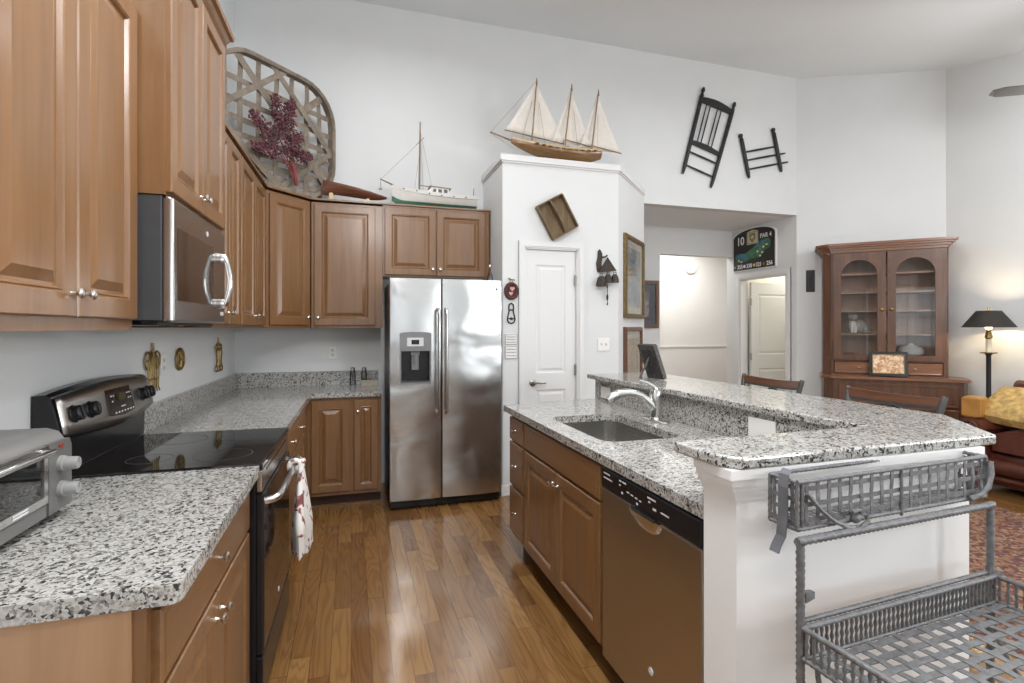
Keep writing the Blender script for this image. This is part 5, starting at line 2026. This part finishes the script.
for i in range(4):
    t = -1 + 2 * i / 3
    b.tube([(t * 0.05, -0.012, 0.075), (t * 0.085, -0.014, 0.02), (t * 0.06, -0.014, -0.04), (t * 0.10, -0.014, -0.10)], 0.0045, 8)
for x in (-0.07, 0.0, 0.07):
    b.tube([(x + 0.030 * math.cos(a), -0.014, -0.095 + 0.022 * math.sin(a)) for a in [2 * PI * q / 14 for q in range(14)]], 0.0048, 8, closed=True)
    b.tube([(x * 0.6 + 0.030 * math.cos(a), -0.014, 0.065 + 0.025 * math.sin(a)) for a in [2 * PI * q / 14 for q in range(14)]], 0.0048, 8, closed=True)
b.out('bars', 'brass', s, True)
b = B()
b.tube([(0, -0.004, 0.085), (0, -0.012, 0.10), (0, -0.010, 0.135)], 0.006, 8)
b.out('hook', 'brass', s, True)
b = B()
b.tube([(-0.11, -0.02, 0.06), (-0.05, -0.012, 0.062)], 0.007, 8)
b.out('peg', 'brass', s, True)
skew(*lw)

for x, lab in ((0.015, 'clear glass shaker on the back counter nearer the outlet'), (0.112, 'clear glass shaker on the back counter nearer the refrigerator')):
    s = thing('glass_shaker', lab, 'shaker', (x, 4.885, 0.9142), 0, 'glass shakers by the refrigerator')
    b = B()
    b.lathe([(0.024, 0), (0.026, 0.01), (0.024, 0.09), (0.020, 0.125)], (0, 0, 0), 'Z', 14)
    b.out('body', 'clear', s, True)
    b = B()
    b.lathe([(0.021, 0.125), (0.021, 0.150), (0.012, 0.158)], (0, 0, 0), 'Z', 14)
    b.out('cap', 'nickel', s, True)
s = thing('box', 'flat pale wooden box on the counter beside the refrigerator', 'box', (0.155, 4.80, 0.9142))
b = B()
b.box(-0.07, 0.07, -0.05, 0.05, 0, 0.034, 0.003)
b.out('base', 'tanbox', s)
b = B()
b.box(-0.073, 0.073, -0.053, 0.053, 0.034, 0.044, 0.003)
b.out('lid', 'tanbox', s)

s = thing('easel_frame', 'carved dark pewter picture frame leaning on its easel at the bar end', 'picture frame', (1.905, 2.990, 1.0935), PI / 2 + 0.08)
mt = R(-0.36, 'X')
b = B(mt)
b.holed([(-0.085, 0.0), (0.085, 0.0), (0.085, 0.235), (-0.085, 0.235)], [[(-0.055, 0.03), (0.055, 0.03), (0.055, 0.20), (-0.055, 0.20)]], -0.012, 0.012, 'Y')
b.holed([(-0.075, 0.01), (0.075, 0.01), (0.075, 0.225), (-0.075, 0.225)], [[(-0.062, 0.022), (0.062, 0.022), (0.062, 0.21), (-0.062, 0.21)]], -0.022, -0.012, 'Y')
b.out('frame', 'pewter', s)
b = B(mt)
b.box(-0.058, 0.058, -0.004, 0.003, 0.027, 0.203)
b.out('print', 'pic3', s)
b = B(mt)
b.box(-0.060, 0.060, 0.003, 0.008, 0.024, 0.206)
for q in range(5):
    b.box(-0.05 + q * 0.023, -0.042 + q * 0.023, 0.008, 0.013, 0.03, 0.20, 0.002)
b.out('backing', 'pewter', s)
b = B()
b.tube([(0, 0.055, 0.15), (0, 0.135, 0.004)], 0.007, 8)
b.out('easel_leg', 'pewter', s)
# ------------------------------------------------------------------ wicker style metal rack against the bar end
rk = thing('metal_rack', 'grey twisted metal rack with woven basket and lattice tray at the white bar end', 'rack', (1.022, 0.993, 0), math.radians(3.6))
RW = 0.735
for x in (0.0, RW):
    b = B()
    b.rope((x, 0, 0.0), (x, 0, 0.905), 0.0095)
    b.ball((x, 0, 0.010), 0.014, 10, 6)
    b.out('post', 'rack', rk, True)
for x in (-0.005, RW + 0.005):
    b = B()
    b.rope((x, -0.37, 0.0), (x, -0.37, 0.70), 0.0095)
    b.out('front_post', 'rack', rk, True)
b = B()
b.rope((-0.01, 0, 0.912), (RW + 0.01, 0, 0.912), 0.0100)
b.out('top_rail', 'rack', rk, True)
for x in (0.0, RW):
    b = B()
    b.prism([(0.012, 0.765), (0.040, 0.772), (0.040, 0.788), (0.012, 0.792)] if x == 0 else [(-0.012, 0.70), (0.05, 0.695), (0.05, 0.712), (-0.012, 0.735)], -0.006, 0.006, 'Y')
    for v in b.bm.verts:
        v.co.x += x
    b.out('leaf_stub', 'rack', rk)

# basket on the rail: local box x -0.005..RW+0.01, y 0.005..0.09, z 0.93..1.045
bx0, bx1, by0, by1, bz0, bz1 = 0.010, RW + 0.012, 0.018, 0.098, 0.932, 1.046
bk = bpy.data.objects.new('basket', None)
COL.objects.link(bk)
bk.parent = rk
b = B()
for z in (bz0, bz1):
    b.rope((bx0, by0, z), (bx1, by0, z), 0.0058)
    b.rope((bx0, by1, z), (bx1, by1, z), 0.0050)
    for x in (bx0, bx1):
        b.rope((x, by0, z), (x, by1, z), 0.0050)
for x in (bx0, bx0 + 0.016, bx1):
    b.rope((x, by0, bz0), (x, by0, bz1), 0.0050)
for x in (bx0, bx1):
    b.rope((x, by1, bz0), (x, by1, bz1), 0.0048)
b.out('basket_frame', 'rack', bk, True)


def weave(b, o, ax, ay, w, h, nx, nz, sw, th=0.0009, amp=0.0011):
    """flat strips woven in the plane o + ax*s + ay*t"""
    o, ax, ay = Vector(o), Vector(ax), Vector(ay)
    nn = ax.cross(ay).normalized()

    def st(fixed, n_along, along, across, length, width, phase):
        rg = []
        for i in range(n_along * 4 + 1):
            t = i / (n_along * 4)
            c = o + along * (length * t) + across * fixed + nn * (amp * math.sin(PI * (t * n_along) + phase))
            rg.append([c - across * width / 2 - nn * th, c + across * width / 2 - nn * th, c + across * width / 2 + nn * th, c - across * width / 2 + nn * th])
        b.loft(rg)
    for i in range(nx):
        st(w * (i + 0.5) / nx, nz, ay, ax, h, sw, PI * (i % 2))
    for j in range(nz):
        st(h * (j + 0.5) / nz, nx, ax, ay, w, sw, PI * ((j + 1) % 2))


b = B()
weave(b, (bx0 + 0.012, by0, bz0), (1, 0, 0), (0, 0, 1), bx1 - bx0 - 0.012, bz1 - bz0, 19, 3, 0.0115)
b.out('front_weave', 'rack', bk)
for x in (bx0, bx1):
    b = B()
    weave(b, (x, by0, bz0), (0, 1, 0), (0, 0, 1), by1 - by0, bz1 - bz0, 3, 4, 0.010)
    b.out('end_weave', 'rack', bk)
b = B()
weave(b, (bx0, by0, bz0 + 0.002), (1, 0, 0), (0, 1, 0), bx1 - bx0, by1 - by0, 34, 3, 0.010)
b.out('floor_weave', 'rack', bk)
b = B()
b.rope(((bx0 + bx1) / 2, by0 - 0.004, bz0 - 0.01), ((bx0 + bx1) / 2, by0 - 0.004, bz1), 0.004)
b.out('centre_stay', 'rack', bk, True)
# bow of rope on the front left, loop on the right
b = B()
b.tube([(0.035, by0 - 0.006, 1.02), (0.075, by0 - 0.012, 0.975), (0.115, by0 - 0.014, 0.945), (0.165, by0 - 0.014, 0.922), (0.21, by0 - 0.016, 0.917), (0.235, by0 - 0.016, 0.930), (0.228, by0 - 0.014, 0.947)], 0.0055, 8, lobes=2, twist=260)
b.ball((0.195, by0 - 0.012, 0.942), (0.017, 0.012, 0.014), 10, 8)
b.tube([(0.18, by0 - 0.012, 0.948), (0.175, by0 - 0.02, 0.962), (0.20, by0 - 0.02, 0.963), (0.21, by0 - 0.012, 0.945)], 0.004, 8)
b.out('rope_bow', 'rack', bk, True)
b = B()
b.tube([(bx1, by0 - 0.012, 1.035), (bx1 - 0.004, by0 - 0.016, 1.00), (bx1 - 0.02, by0 - 0.018, 0.965), (bx1 - 0.055, by0 - 0.016, 0.942), (bx1 - 0.09, by0 - 0.01, 0.936)], 0.0075, 8, lobes=2, twist=260)
b.tube([(bx1 - 0.045, by0 + 0.02, 0.94), (bx1 - 0.055, by0 + 0.02, 0.975), (bx1 - 0.075, by0 + 0.02, 0.982), (bx1 - 0.090, by0 + 0.02, 0.955)], 0.006, 8)
b.out('rope_loop', 'rack', bk, True)
# tray
tx0, tx1, ty0, ty1, tz0, tz1 = -0.004, RW + 0.004, -0.385, -0.012, 0.640, 0.712
tr = bpy.data.objects.new('tray', None)
COL.objects.link(tr)
tr.parent = rk
b = B()
for y in (ty0, ty1):
    b.rope((tx0, y, tz1), (tx1, y, tz1), 0.0068)
    b.rope((tx0, y, tz0), (tx1, y, tz0), 0.0055)
for x in (tx0, tx1):
    b.rope((x, ty0, tz1), (x, ty1, tz1), 0.0068)
    b.rope((x, ty0, tz0), (x, ty1, tz0), 0.0055)
b.rope((tx0, ty1 + 0.016, tz1 + 0.006), (tx1, ty1 + 0.016, tz1 + 0.006), 0.0060)
b.out('tray_frame', 'rack', tr, True)


def balusters(name, p0, p1, n):
    b = B()
    p0, p1 = Vector(p0), Vector(p1)
    for i in range(n):
        c = p0.lerp(p1, (i + 0.5) / n)
        h = tz1 - tz0
        b.tube([(c.x, c.y, tz0 + h * t) for t in (0, 0.18, 0.36, 0.5, 0.64, 0.82, 1)], [0.0024, 0.0046, 0.0026, 0.0050, 0.0026, 0.0046, 0.0024], 6)
    o = b.out(name, 'rack', tr, True)


balusters('gallery', (tx0, ty1, 0), (tx1, ty1, 0), 44)
balusters('gallery', (tx0, ty0, 0), (tx1, ty0, 0), 44)
balusters('gallery', (tx0, ty0, 0), (tx0, ty1, 0), 20)
balusters('gallery', (tx1, ty0, 0), (tx1, ty1, 0), 20)
b = B()
weave(b, (tx0, ty0, tz0), (1, 0, 0), (0, 1, 0), tx1 - tx0, ty1 - ty0, 16, 9, 0.0185, 0.0010, 0.0012)
b.out('tray_lattice', 'rack', tr)
for x, sg in ((0.03, 1), (RW - 0.03, -1)):
    b = B()
    b.tube([(x + sg * q[0], -0.19 + 0.17 * math.cos(q[1]), 0.632 - 0.20 * math.sin(q[1])) for q in [(0.0, 0.05 + PI * t / 12 * 0.5) for t in range(13)]], 0.006, 8)
    b.out('scroll_brace', 'rack', rk, True)
st_ = thing('strap', 'dark grey strap hanging over the left end of the woven rack basket', 'strap', (1.022, 0.993, 0), math.radians(3.6))
b = B()
pts = [(0.026, 0.060, 1.066), (0.004, 0.050, 1.060), (-0.004, 0.046, 1.03), (-0.004, 0.046, 0.96), (-0.008, 0.048, 0.91), (-0.020, 0.052, 0.885), (-0.028, 0.05, 0.872)]
b.loft([[(x - 0.001, y - 0.014, z), (x - 0.001, y + 0.014, z), (x + 0.002, y + 0.014, z + 0.001), (x + 0.002, y - 0.014, z + 0.001)] for x, y, z in pts])
b.out('band', 'ribbon', st_)

# ------------------------------------------------------------------ bar stools
def bar_stool(label, y):
    s = thing('bar_stool', label, 'bar stool', (2.43, y, 0), 0, 'bar stools behind the island')
    hw = 0.245
    b = B()
    b.loft([[(x * k, y_ * k, z) for x, y_ in rrect(-0.20, 0.19, -0.21, 0.21, 0.07)] for k, z in ((0.93, 0.695), (1.0, 0.705), (1.0, 0.728), (0.95, 0.740))])
    b.out('seat', 'stoolwood', s, True)
    for sx in (-1, 1):
        for sy in (-1, 1):
            b = B()
            b.tube([(sx * 0.17, sy * 0.18, 0.70), (sx * 0.215, sy * 0.225, 0.0)], [0.016, 0.013], 10)
            b.out('leg', 'stoolmetal', s, True)
    b = B()
    q = [(sx * 0.20, sy * 0.21, 0.24) for sx, sy in ((-1, -1), (1, -1), (1, 1), (-1, 1))]
    b.tube(q, 0.010, 8, closed=True)
    b.out('foot_rail', 'stoolmetal', s, True)
    for sy in (-1, 1):
        b = B()
        b.tube([(0.175, sy * 0.19, 0.69), (0.185, sy * 0.215, 0.85), (0.195, sy * 0.235, 0.98), (0.215, sy * hw, 1.075), (0.222, sy * (hw + 0.006), 1.098)], [0.014, 0.014, 0.014, 0.016, 0.012], 10)
        b.out('back_post', 'stoolmetal', s, True)

    def curve(z, h, dx, mat, name, th, dip=0.012):
        b = B()
        rg = []
        for i in range(15):
            t = -1 + 2 * i / 14
            x = 0.205 + dx + 0.035 * (1 - t * t)
            zz = z - dip * (1 - t * t)
            rg.append([(x - th, hw * t, zz - h / 2), (x + th, hw * t, zz - h / 2), (x + th, hw * t, zz + h / 2), (x - th, hw * t, zz + h / 2)])
        b.loft(rg)
        b.out(name, mat, s, True)
    curve(1.072, 0.042, 0.005, 'stoolwood', 'crest_rail', 0.010)
    curve(1.044, 0.014, 0.004, 'stoolmetal', 'crest_band', 0.012)
    curve(1.012, 0.012, 0.0, 'stoolmetal', 'middle_rail', 0.008)
    curve(0.84, 0.014, -0.012, 'stoolmetal', 'lower_rail', 0.008)
    for sg in (-1, 1):
        b = B()
        b.tube([(0.235, sg * 0.0, 1.028), (0.232, sg * 0.03, 1.018), (0.226, sg * 0.11, 0.93), (0.215, sg * 0.17, 0.845)], 0.006, 8)
        b.tube([(0.238, sg * 0.012 + 0.012 * math.cos(a), 1.026 + 0.010 * math.sin(a)) for a in [2 * PI * q / 12 for q in range(12)]], 0.004, 6, closed=True)
        b.out('back_scroll', 'stoolmetal', s, True)


bar_stool('wood crested metal bar stool at the far end of the bar by the hall door', 2.81)
bar_stool('wood crested metal bar stool at the bar in front of the hutch', 2.00)

# ------------------------------------------------------------------ corner hutch
hu = thing('hutch', 'tall dark walnut hutch with two arched glass doors against the angled wall', 'hutch', (XH, YB, 0), -PI / 4)


def poly_front(x0, x1, d, ch, back=0.003):
    return [(x0 - ch, -back), (x0 - ch, -d + ch * 1.1), (x0, -d), (x1, -d), (x1 + ch * 0.6, -d + ch * 1.1), (x1 + ch * 0.6, -0.12), (min(x1, 1.33), -back)]


b = B()
b.prism(poly_front(0.34, 1.43, 0.50, 0.085), 0.10, 0.885)
b.prism(poly_front(0.36, 1.41, 0.47, 0.085), 0.0, 0.10)
b.out('base', 'hutch', hu)
b = B()
b.prism(poly_front(0.315, 1.46, 0.525, 0.085), 0.885, 0.900)
b.prism(poly_front(0.322, 1.452, 0.518, 0.085), 0.900, 0.912)
b.out('counter', 'hutchtop', hu)
b = B(T(0.385, -0.50, 0.63))
b.panel(1.0, 0.215, 0.016, [(0.02, 0.98, 0.02, 0.195)], [(0.006, 0.002), (0.012, 0.002)])
dw_ = b.out('drawer_front', 'hutch', hu)
b = B()
b.lathe([(0.026, 0), (0.024, 0.006), (0.010, 0.012), (0.014, 0.024), (0.008, 0.030)], (0.885, -0.516, 0.745), '-Y', 16)
b.out('knob', 'pewter', dw_, True)
for x in (0.385, 0.890):
    b = B(T(x, -0.50, 0.13))
    b.panel(0.495, 0.48, 0.018, [(0.06, 0.435, 0.06, 0.42)], CABPROF)
    o = b.out('door', 'hutch', hu)
    b = B()
    b.lathe([(0.010, 0), (0.008, 0.010), (0.014, 0.022), (0.006, 0.028)], (x + (0.46 if x < 0.5 else 0.035), -0.518, 0.40), '-Y', 12)
    b.out('knob', 'pewter', o, True)
# upper case
b = B()
b.prism([(0.255, -0.003), (0.255, -0.305), (0.330, -0.36), (0.352, -0.36), (0.352, -0.34), (0.29, -0.29), (0.29, -0.003)], 0.912, 2.25)
b.out('side_panel', 'hutch', hu)
b = B()
b.prism([(1.325, -0.003), (1.30, -0.003), (1.30, -0.36), (1.325, -0.36), (1.345, -0.33), (1.345, -0.10)], 0.912, 2.25)
b.out('side_panel', 'hutch', hu)
b = B()
b.box(0.29, 1.30, -0.020, -0.003, 0.912, 2.25)
b.out('back_panel', 'hutchback', hu)
b = B()
b.box(0.29, 1.32, -0.355, -0.02, 2.22, 2.25)
b.out('case_top', 'hutch', hu)
b = B()
b.box(0.29, 1.32, -0.355, -0.02, 1.075, 1.095)
b.box(0.352, 1.30, -0.358, -0.340, 0.912, 0.930)
b.box(0.352, 1.30, -0.358, -0.340, 1.062, 1.078)
b.out('case_bottom', 'hutch', hu)
b = B()
b.box(0.82, 0.84, -0.358, -0.335, 0.93, 1.062)
b.out('drawer_divider', 'hutch', hu)
for k_, (d_, z0, z1) in enumerate(((0.012, 2.235, 2.262), (0.030, 2.262, 2.285), (0.052, 2.285, 2.305), (0.072, 2.305, 2.330))):
    if k_ == 0:
        b = B()
    b.prism([(0.255 - d_, -0.003), (0.255 - d_, -0.305 - d_ * 0.5), (0.330 - d_ * 0.5, -0.36 - d_), (1.325 + d_ * 0.9, -0.36 - d_), (1.345 + d_, -0.33 - d_ * 0.5), (1.345 + d_, -0.10), (1.325, -0.003)], z0, z1)
b.out('cornice', 'hutchtop', hu)
for z in (1.35, 1.60, 1.80, 2.00):
    b = B()
    b.box(0.292, 1.298, -0.315, -0.021, z - 0.009, z + 0.009)
    b.out('shelf', 'hutchback', hu)
for x0, kx in ((0.348, 0.435), (0.832, 0.035)):
    W2, z0, z1 = 0.470, 1.080, 2.222
    gx0, gx1 = 0.072, 0.398
    r_ = (gx1 - gx0) / 2
    zs = z1 - 0.075 - r_
    hole = [(gx0, z0 + 0.055), (gx1, z0 + 0.055)] + [(gx0 + r_ + r_ * math.cos(PI * t / 16), zs + r_ * math.sin(PI * t / 16)) for t in range(17)]
    b = B(T(x0, 0, 0))
    b.holed([(0, z0), (W2, z0), (W2, z1), (0, z1)], [hole], -0.382, -0.360, 'Y')
    o = b.out('door', 'hutch', hu)
    b = B(T(x0, 0, 0))
    hi = [(gx0 + r_ + (p[0] - gx0 - r_) * 1.02, p[1]) for p in hole]
    b.prism(hi, -0.372, -0.369, 'Y')
    b.out('glass', 'glass', o)
    b = B()
    b.lathe([(0.013, 0), (0.010, 0.008), (0.016, 0.020), (0.008, 0.026)], (x0 + kx, -0.382, 1.615), '-Y', 14)
    b.out('knob', 'brass', o, True)
    b = B(T(x0 + 0.012, -0.358, 0.936))
    b.panel(0.446, 0.120, 0.014, [(0.012, 0.434, 0.012, 0.108)], [(0.004, 0.002), (0.010, 0.002)])
    o = b.out('drawer_front', 'hutchtop', hu)
    b = B()
    b.lathe([(0.010, 0), (0.008, 0.008), (0.012, 0.018), (0.005, 0.022)], (x0 + 0.235, -0.372, 0.996), '-Y', 12)
    b.out('knob', 'brass', o, True)


def hl(x, y):  # hutch local to world
    return XH + 0.70711 * x + 0.70711 * y, YB - 0.70711 * x + 0.70711 * y


s = thing('cat_figurine', 'grey and white seated cat figurine behind the left hutch glass', 'figurine', (*hl(0.575, -0.19), 1.3595), -PI / 4)
b = B()
b.ball((0.03, 0.02, 0.075), (0.080, 0.055, 0.078), 16, 10)
b.ball((0.085, 0.02, 0.045), (0.045, 0.05, 0.046), 12, 8)
b.tube([(0.10, 0.03, 0.02), (0.13, -0.02, 0.018), (0.06, -0.055, 0.018)], [0.018, 0.018, 0.012], 8)
b.out('body', 'catgrey', s, True)
b = B()
b.ball((-0.035, -0.02, 0.085), (0.036, 0.036, 0.070), 12, 8)
b.tube([(-0.045, -0.045, 0.08), (-0.045, -0.055, 0.006)], [0.016, 0.014], 8)
b.tube([(-0.012, -0.045, 0.08), (-0.012, -0.055, 0.006)], [0.016, 0.014], 8)
b.out('chest', 'catwhite', s, True)
b = B()
b.ball((-0.035, -0.03, 0.175), (0.048, 0.042, 0.042), 14, 10)
b.ball((-0.035, -0.070, 0.165), (0.020, 0.014, 0.014), 8, 6)
for sx in (-1, 1):
    b.lathe([(0.018, 0.0), (0.012, 0.018), (0.002, 0.036)], (-0.035 + sx * 0.027, -0.025, 0.203), 'Z', 8)
b.out('head', 'catgrey', s, True)

s = thing('gold_ornament', 'small gold shell shaped ornament at the bottom of the left hutch door', 'ornament', (*hl(0.515, -0.22), 1.0955), -PI / 4)
b = B()
for q in range(5):
    a = -0.9 + 0.45 * q
    b.ball((0.045 * math.sin(a) , 0.0, 0.022 + 0.012 * math.cos(a)), (0.022, 0.03, 0.022), 10, 6)
b.box(-0.07, 0.07, -0.03, 0.03, 0, 0.012, 0.004)
b.out('shell', 'gold', s, True)
for x, z, lab in ((1.06, 1.0955, 'white china tureen behind the right hutch glass'), ):
    s = thing('tureen', lab, 'dish', (*hl(x, -0.19), z), -PI / 4)
    b = B()
    b.lathe([(0.06, 0), (0.055, 0.01), (0.11, 0.05), (0.115, 0.09), (0.105, 0.10)], (0, 0, 0), 'Z', 20)
    b.out('bowl', 'china', s, True)
    b = B()
    b.lathe([(0.112, 0.10), (0.09, 0.125), (0.03, 0.145), (0.018, 0.16), (0.004, 0.165)], (0, 0, 0), 'Z', 20)
    b.out('lid', 'china', s, True)

s = thing('photo_frame', 'dark framed family photograph standing on the hutch counter', 'picture frame', (*hl(0.835, -0.425), 0.918), -PI / 4)
mt = R(-0.14, 'X')
b = B(mt)
b.holed([(-0.165, 0.0), (0.165, 0.0), (0.165, 0.255), (-0.165, 0.255)], [[(-0.135, 0.03), (0.135, 0.03), (0.135, 0.225), (-0.135, 0.225)]], -0.010, 0.012, 'Y')
b.out('frame', 'black', s)
b = B(mt)
b.holed([(-0.139, 0.026), (0.139, 0.026), (0.139, 0.229), (-0.139, 0.229)], [[(-0.132, 0.033), (0.132, 0.033), (0.132, 0.222), (-0.132, 0.222)]], -0.012, -0.004, 'Y')
b.out('inner_edge', 'gilt', s)
b = B(mt)
b.box(-0.135, 0.135, -0.003, 0.004, 0.030, 0.225)
b.out('photograph', 'pic4', s)

# ------------------------------------------------------------------ sofa, pillows, lamp, rug, fan
so = thing('sofa', 'brown leather sofa along the right wall', 'sofa', (5.28, 3.30, 0))
b = B()
b.box(0.03, 0.72, -2.05, -0.02, 0.06, 0.34, 0.03)
b.out('base', 'sofa', so, True)
b = B()
b.tube([(0.015, -2.02, 0.23), (0.015, -0.16, 0.23)], 0.065, 14)
b.tube([(0.010, -2.02, 0.13), (0.010, -0.16, 0.13)], 0.025, 12)
b.out('front_roll', 'sofa', so, True)


def cushion(b, c, sx, sy, sz, mt=None, pinch=0.25, n=14):
    """soft box: rounded, crowned cushion centred on c"""
    t = bmesh.new()
    bmesh.ops.create_grid(t, x_segments=n, y_segments=n, size=1.0)
    top = [(v.co.x, v.co.y) for v in t.verts]
    t.free()
    t = bmesh.new()
    bmesh.ops.create_cube(t, size=2.0)
    bmesh.ops.subdivide_edges(t, edges=list(t.edges), cuts=n - 1, use_grid_fill=True)
    for v in t.verts:
        x, y, z = v.co
        cr = (1 - x ** 4) * (1 - y ** 4)
        hgt = pinch + (1 - pinch) * max(0.0, cr) ** 0.45
        ex = 1 - 0.05 * (1 - abs(z)) * 0
        co = Vector((x * sx * (1 - 0.04 * y * y) * ex, y * sy * (1 - 0.04 * x * x), z * sz * hgt))
        if mt is not None:
            co = mt @ co
        v.co = co + Vector(c)
    b.merge(t)


for y in (-0.63, -1.56):
    b = B()
    cushion(b, (0.33, y, 0.44), 0.35, 0.455, 0.115, pinch=0.62)
    b.out('seat_cushion', 'sofa', so, True)
for y0, y1 in ((-0.165, 0.0), (-2.19, -2.03)):
    b = B()
    pf = [(y0, 0.06), (y0, 0.52)] + [((y0 + y1) / 2 - 0.105 * math.cos(PI * t / 8), 0.55 + 0.085 * math.sin(PI * t / 8)) for t in range(9)] + [(y1, 0.52), (y1, 0.06)]
    b.prism(pf, -0.10, 0.70, 'X')
    ar = b.out('arm', 'sofa', so, True)
    b = B()
    b.tube([(-0.104, (y0 + y1) / 2 + 0.06 * math.cos(a) * (1 - a / 14), 0.555 + 0.06 * math.sin(a) * (1 - a / 14)) for a in [0.5 * q for q in range(22)]], 0.012, 8)
    b.out('arm_scroll', 'sofa', ar, True)
b = B()
pf = [(0.56, 0.30), (0.60, 0.80)] + [(0.665 - 0.075 * math.cos(PI * t / 8), 0.85 + 0.085 * math.sin(PI * t / 8)) for t in range(9)] + [(0.73, 0.80), (0.73, 0.06), (0.60, 0.06)]
b.prism(pf, -2.05, -0.005, 'Y')
b.out('back', 'sofa', so, True)
for x in (0.06, 0.66):
    for y in (-2.12, -0.08):
        b = B()
        b.lathe([(0.020, 0), (0.036, 0.02), (0.040, 0.04), (0.030, 0.06)], (x, y, 0), 'Z', 14)
        b.out('foot', 'hutch', so, True)

s = thing('throw_pillow', 'large gold damask throw pillow lying on the brown leather sofa', 'pillow', (5.49, 2.91, 0.728), 0.06)
b = B()
cushion(b, (0, 0, 0), 0.22, 0.34, 0.088, R(0.08, 'X') @ R(-0.55, 'Y'), 0.40)
b.out('cover', 'goldpillow', s, True)
b = B()
mt = R(0.08, 'X') @ R(-0.55, 'Y')
b.tube([mt @ Vector((0.212 * sx_, 0.330 * sy_, 0)) for sx_, sy_ in ((-1, -1), (0, -0.96), (1, -1), (0.96, 0), (1, 1), (0, 0.96), (-1, 1), (-0.96, 0))], 0.007, 6, closed=True)
b.out('piping', 'goldpillow', s, True)
s = thing('bolster', 'small golden tan leather cushion perched on the sofa arm by the hutch', 'pillow', (5.27, 3.235, 0.725), 0.15)
b = B()
cushion(b, (0, 0, 0), 0.075, 0.070, 0.095, None, 0.8)
b.out('cover', 'tan', s, True)

s = thing('floor_lamp', 'slim lit floor lamp with a dark cone shade between hutch and sofa', 'floor lamp', (5.765, 3.425, 0))
b = B()
b.lathe([(0.120, 0), (0.122, 0.012), (0.10, 0.022), (0.035, 0.035), (0.022, 0.06)], (0, 0, 0), 'Z', 24)
b.out('base', 'iron', s, True)
b = B()
b.lathe([(0.018, 0.05), (0.021, 0.30), (0.019, 0.80), (0.019, 1.16), (0.030, 1.175)], (0, 0, 0), 'Z', 14)
b.out('pole', 'iron', s, True)
b = B()
b.lathe([(0.02, 1.172), (0.062, 1.182), (0.066, 1.190), (0.03, 1.192)], (0, 0, 0), 'Z', 20)
b.out('drip_pan', 'brass', s, True)
b = B()
b.lathe([(0.022, 1.19), (0.022, 1.315)], (0, 0, 0), 'Z', 14)
b.out('candle_sleeve', 'candle', s, True)
b = B()
b.lathe([(0.015, 1.315), (0.030, 1.330), (0.022, 1.37), (0.016, 1.40)], (0, 0, 0), 'Z', 14)
b.out('socket', 'brass', s, True)
b = B()
b.ball((0, 0, 1.445), (0.030, 0.030, 0.042), 14, 10)
b.out('bulb', 'bulb', s, True)
b = B()
n = 40
ring = lambda r_, z: [(r_ * math.cos(2 * PI * q / n), r_ * math.sin(2 * PI * q / n), z) for q in range(n)]
b.loft([ring(0.200, 1.428), ring(0.092, 1.582), ring(0.088, 1.580), ring(0.196, 1.426), ring(0.200, 1.428)], cap=False)
b.out('shade', 'shade', s, True)
b = B()
for a in (0, PI * 2 / 3, PI * 4 / 3):
    b.tube([(0, 0, 1.578), (0.090 * math.cos(a), 0.090 * math.sin(a), 1.578)], 0.002, 6)
b.tube([(0, 0, 1.48), (0, 0, 1.60)], 0.004, 8)
b.ball((0, 0, 1.604), (0.010, 0.010, 0.012), 10, 6)
b.out('finial', 'brass', s, True)
point_light('lamp_light', (5.765, 3.425, 1.50), 11, 0.035, (1.0, 0.80, 0.52))

o = None
b = B()
b.box(2.75, 4.86, 0.2, 3.30, 0.0005, 0.012)
o = b.out('rug', 'rug')
o['label'] = 'red and gold patterned rug in front of the brown leather sofa'
o['category'] = 'rug'

fa = thing('ceiling_fan', 'ceiling fan with dark blades reaching in at the upper right edge', 'ceiling fan', (4.80, 2.12, 0), 0)
zt = zceil(2.12)
b = B()
b.cyl((0, 0, 3.10), (0, 0, zt + 0.01), 0.014)
b.lathe([(0.07, zt - 0.07), (0.075, zt - 0.02), (0.06, zt + 0.012)], (0, 0, 0), 'Z', 20)
b.out('downrod', 'fan', fa, True)
b = B()
b.lathe([(0.06, 2.96), (0.11, 2.985), (0.125, 3.03), (0.11, 3.08), (0.04, 3.11)], (0, 0, 0), 'Z', 24)
b.out('motor', 'fan', fa, True)
b = B()
b.lathe([(0.01, 2.855), (0.07, 2.87), (0.105, 2.915), (0.10, 2.95)], (0, 0, 0), 'Z', 24)
b.out('light_bowl', 'white', fa, True)  # unseen bowl, goes with the added fill lamp
for q in range(4):
    a = math.radians(146.5 + 90 * q)
    b = B(R(a))
    rg = []
    for i in range(13):
        t = i / 12
        x = 0.11 + 0.575 * t
        w = 0.055 + 0.012 * t if t < 0.9 else 0.067 * (1 - (t - 0.9) / 0.1 * 0.6)
        if t < 0.12:
            w = 0.02
        z = 3.03 + 0.015 * t
        rg.append([(x, -w, z - 0.006 - 0.003), (x, w, z + 0.006 - 0.003), (x, w, z + 0.006 + 0.003), (x, -w, z - 0.006 + 0.003)])
    b.loft(rg)
    b.out('blade', 'fan', fa)
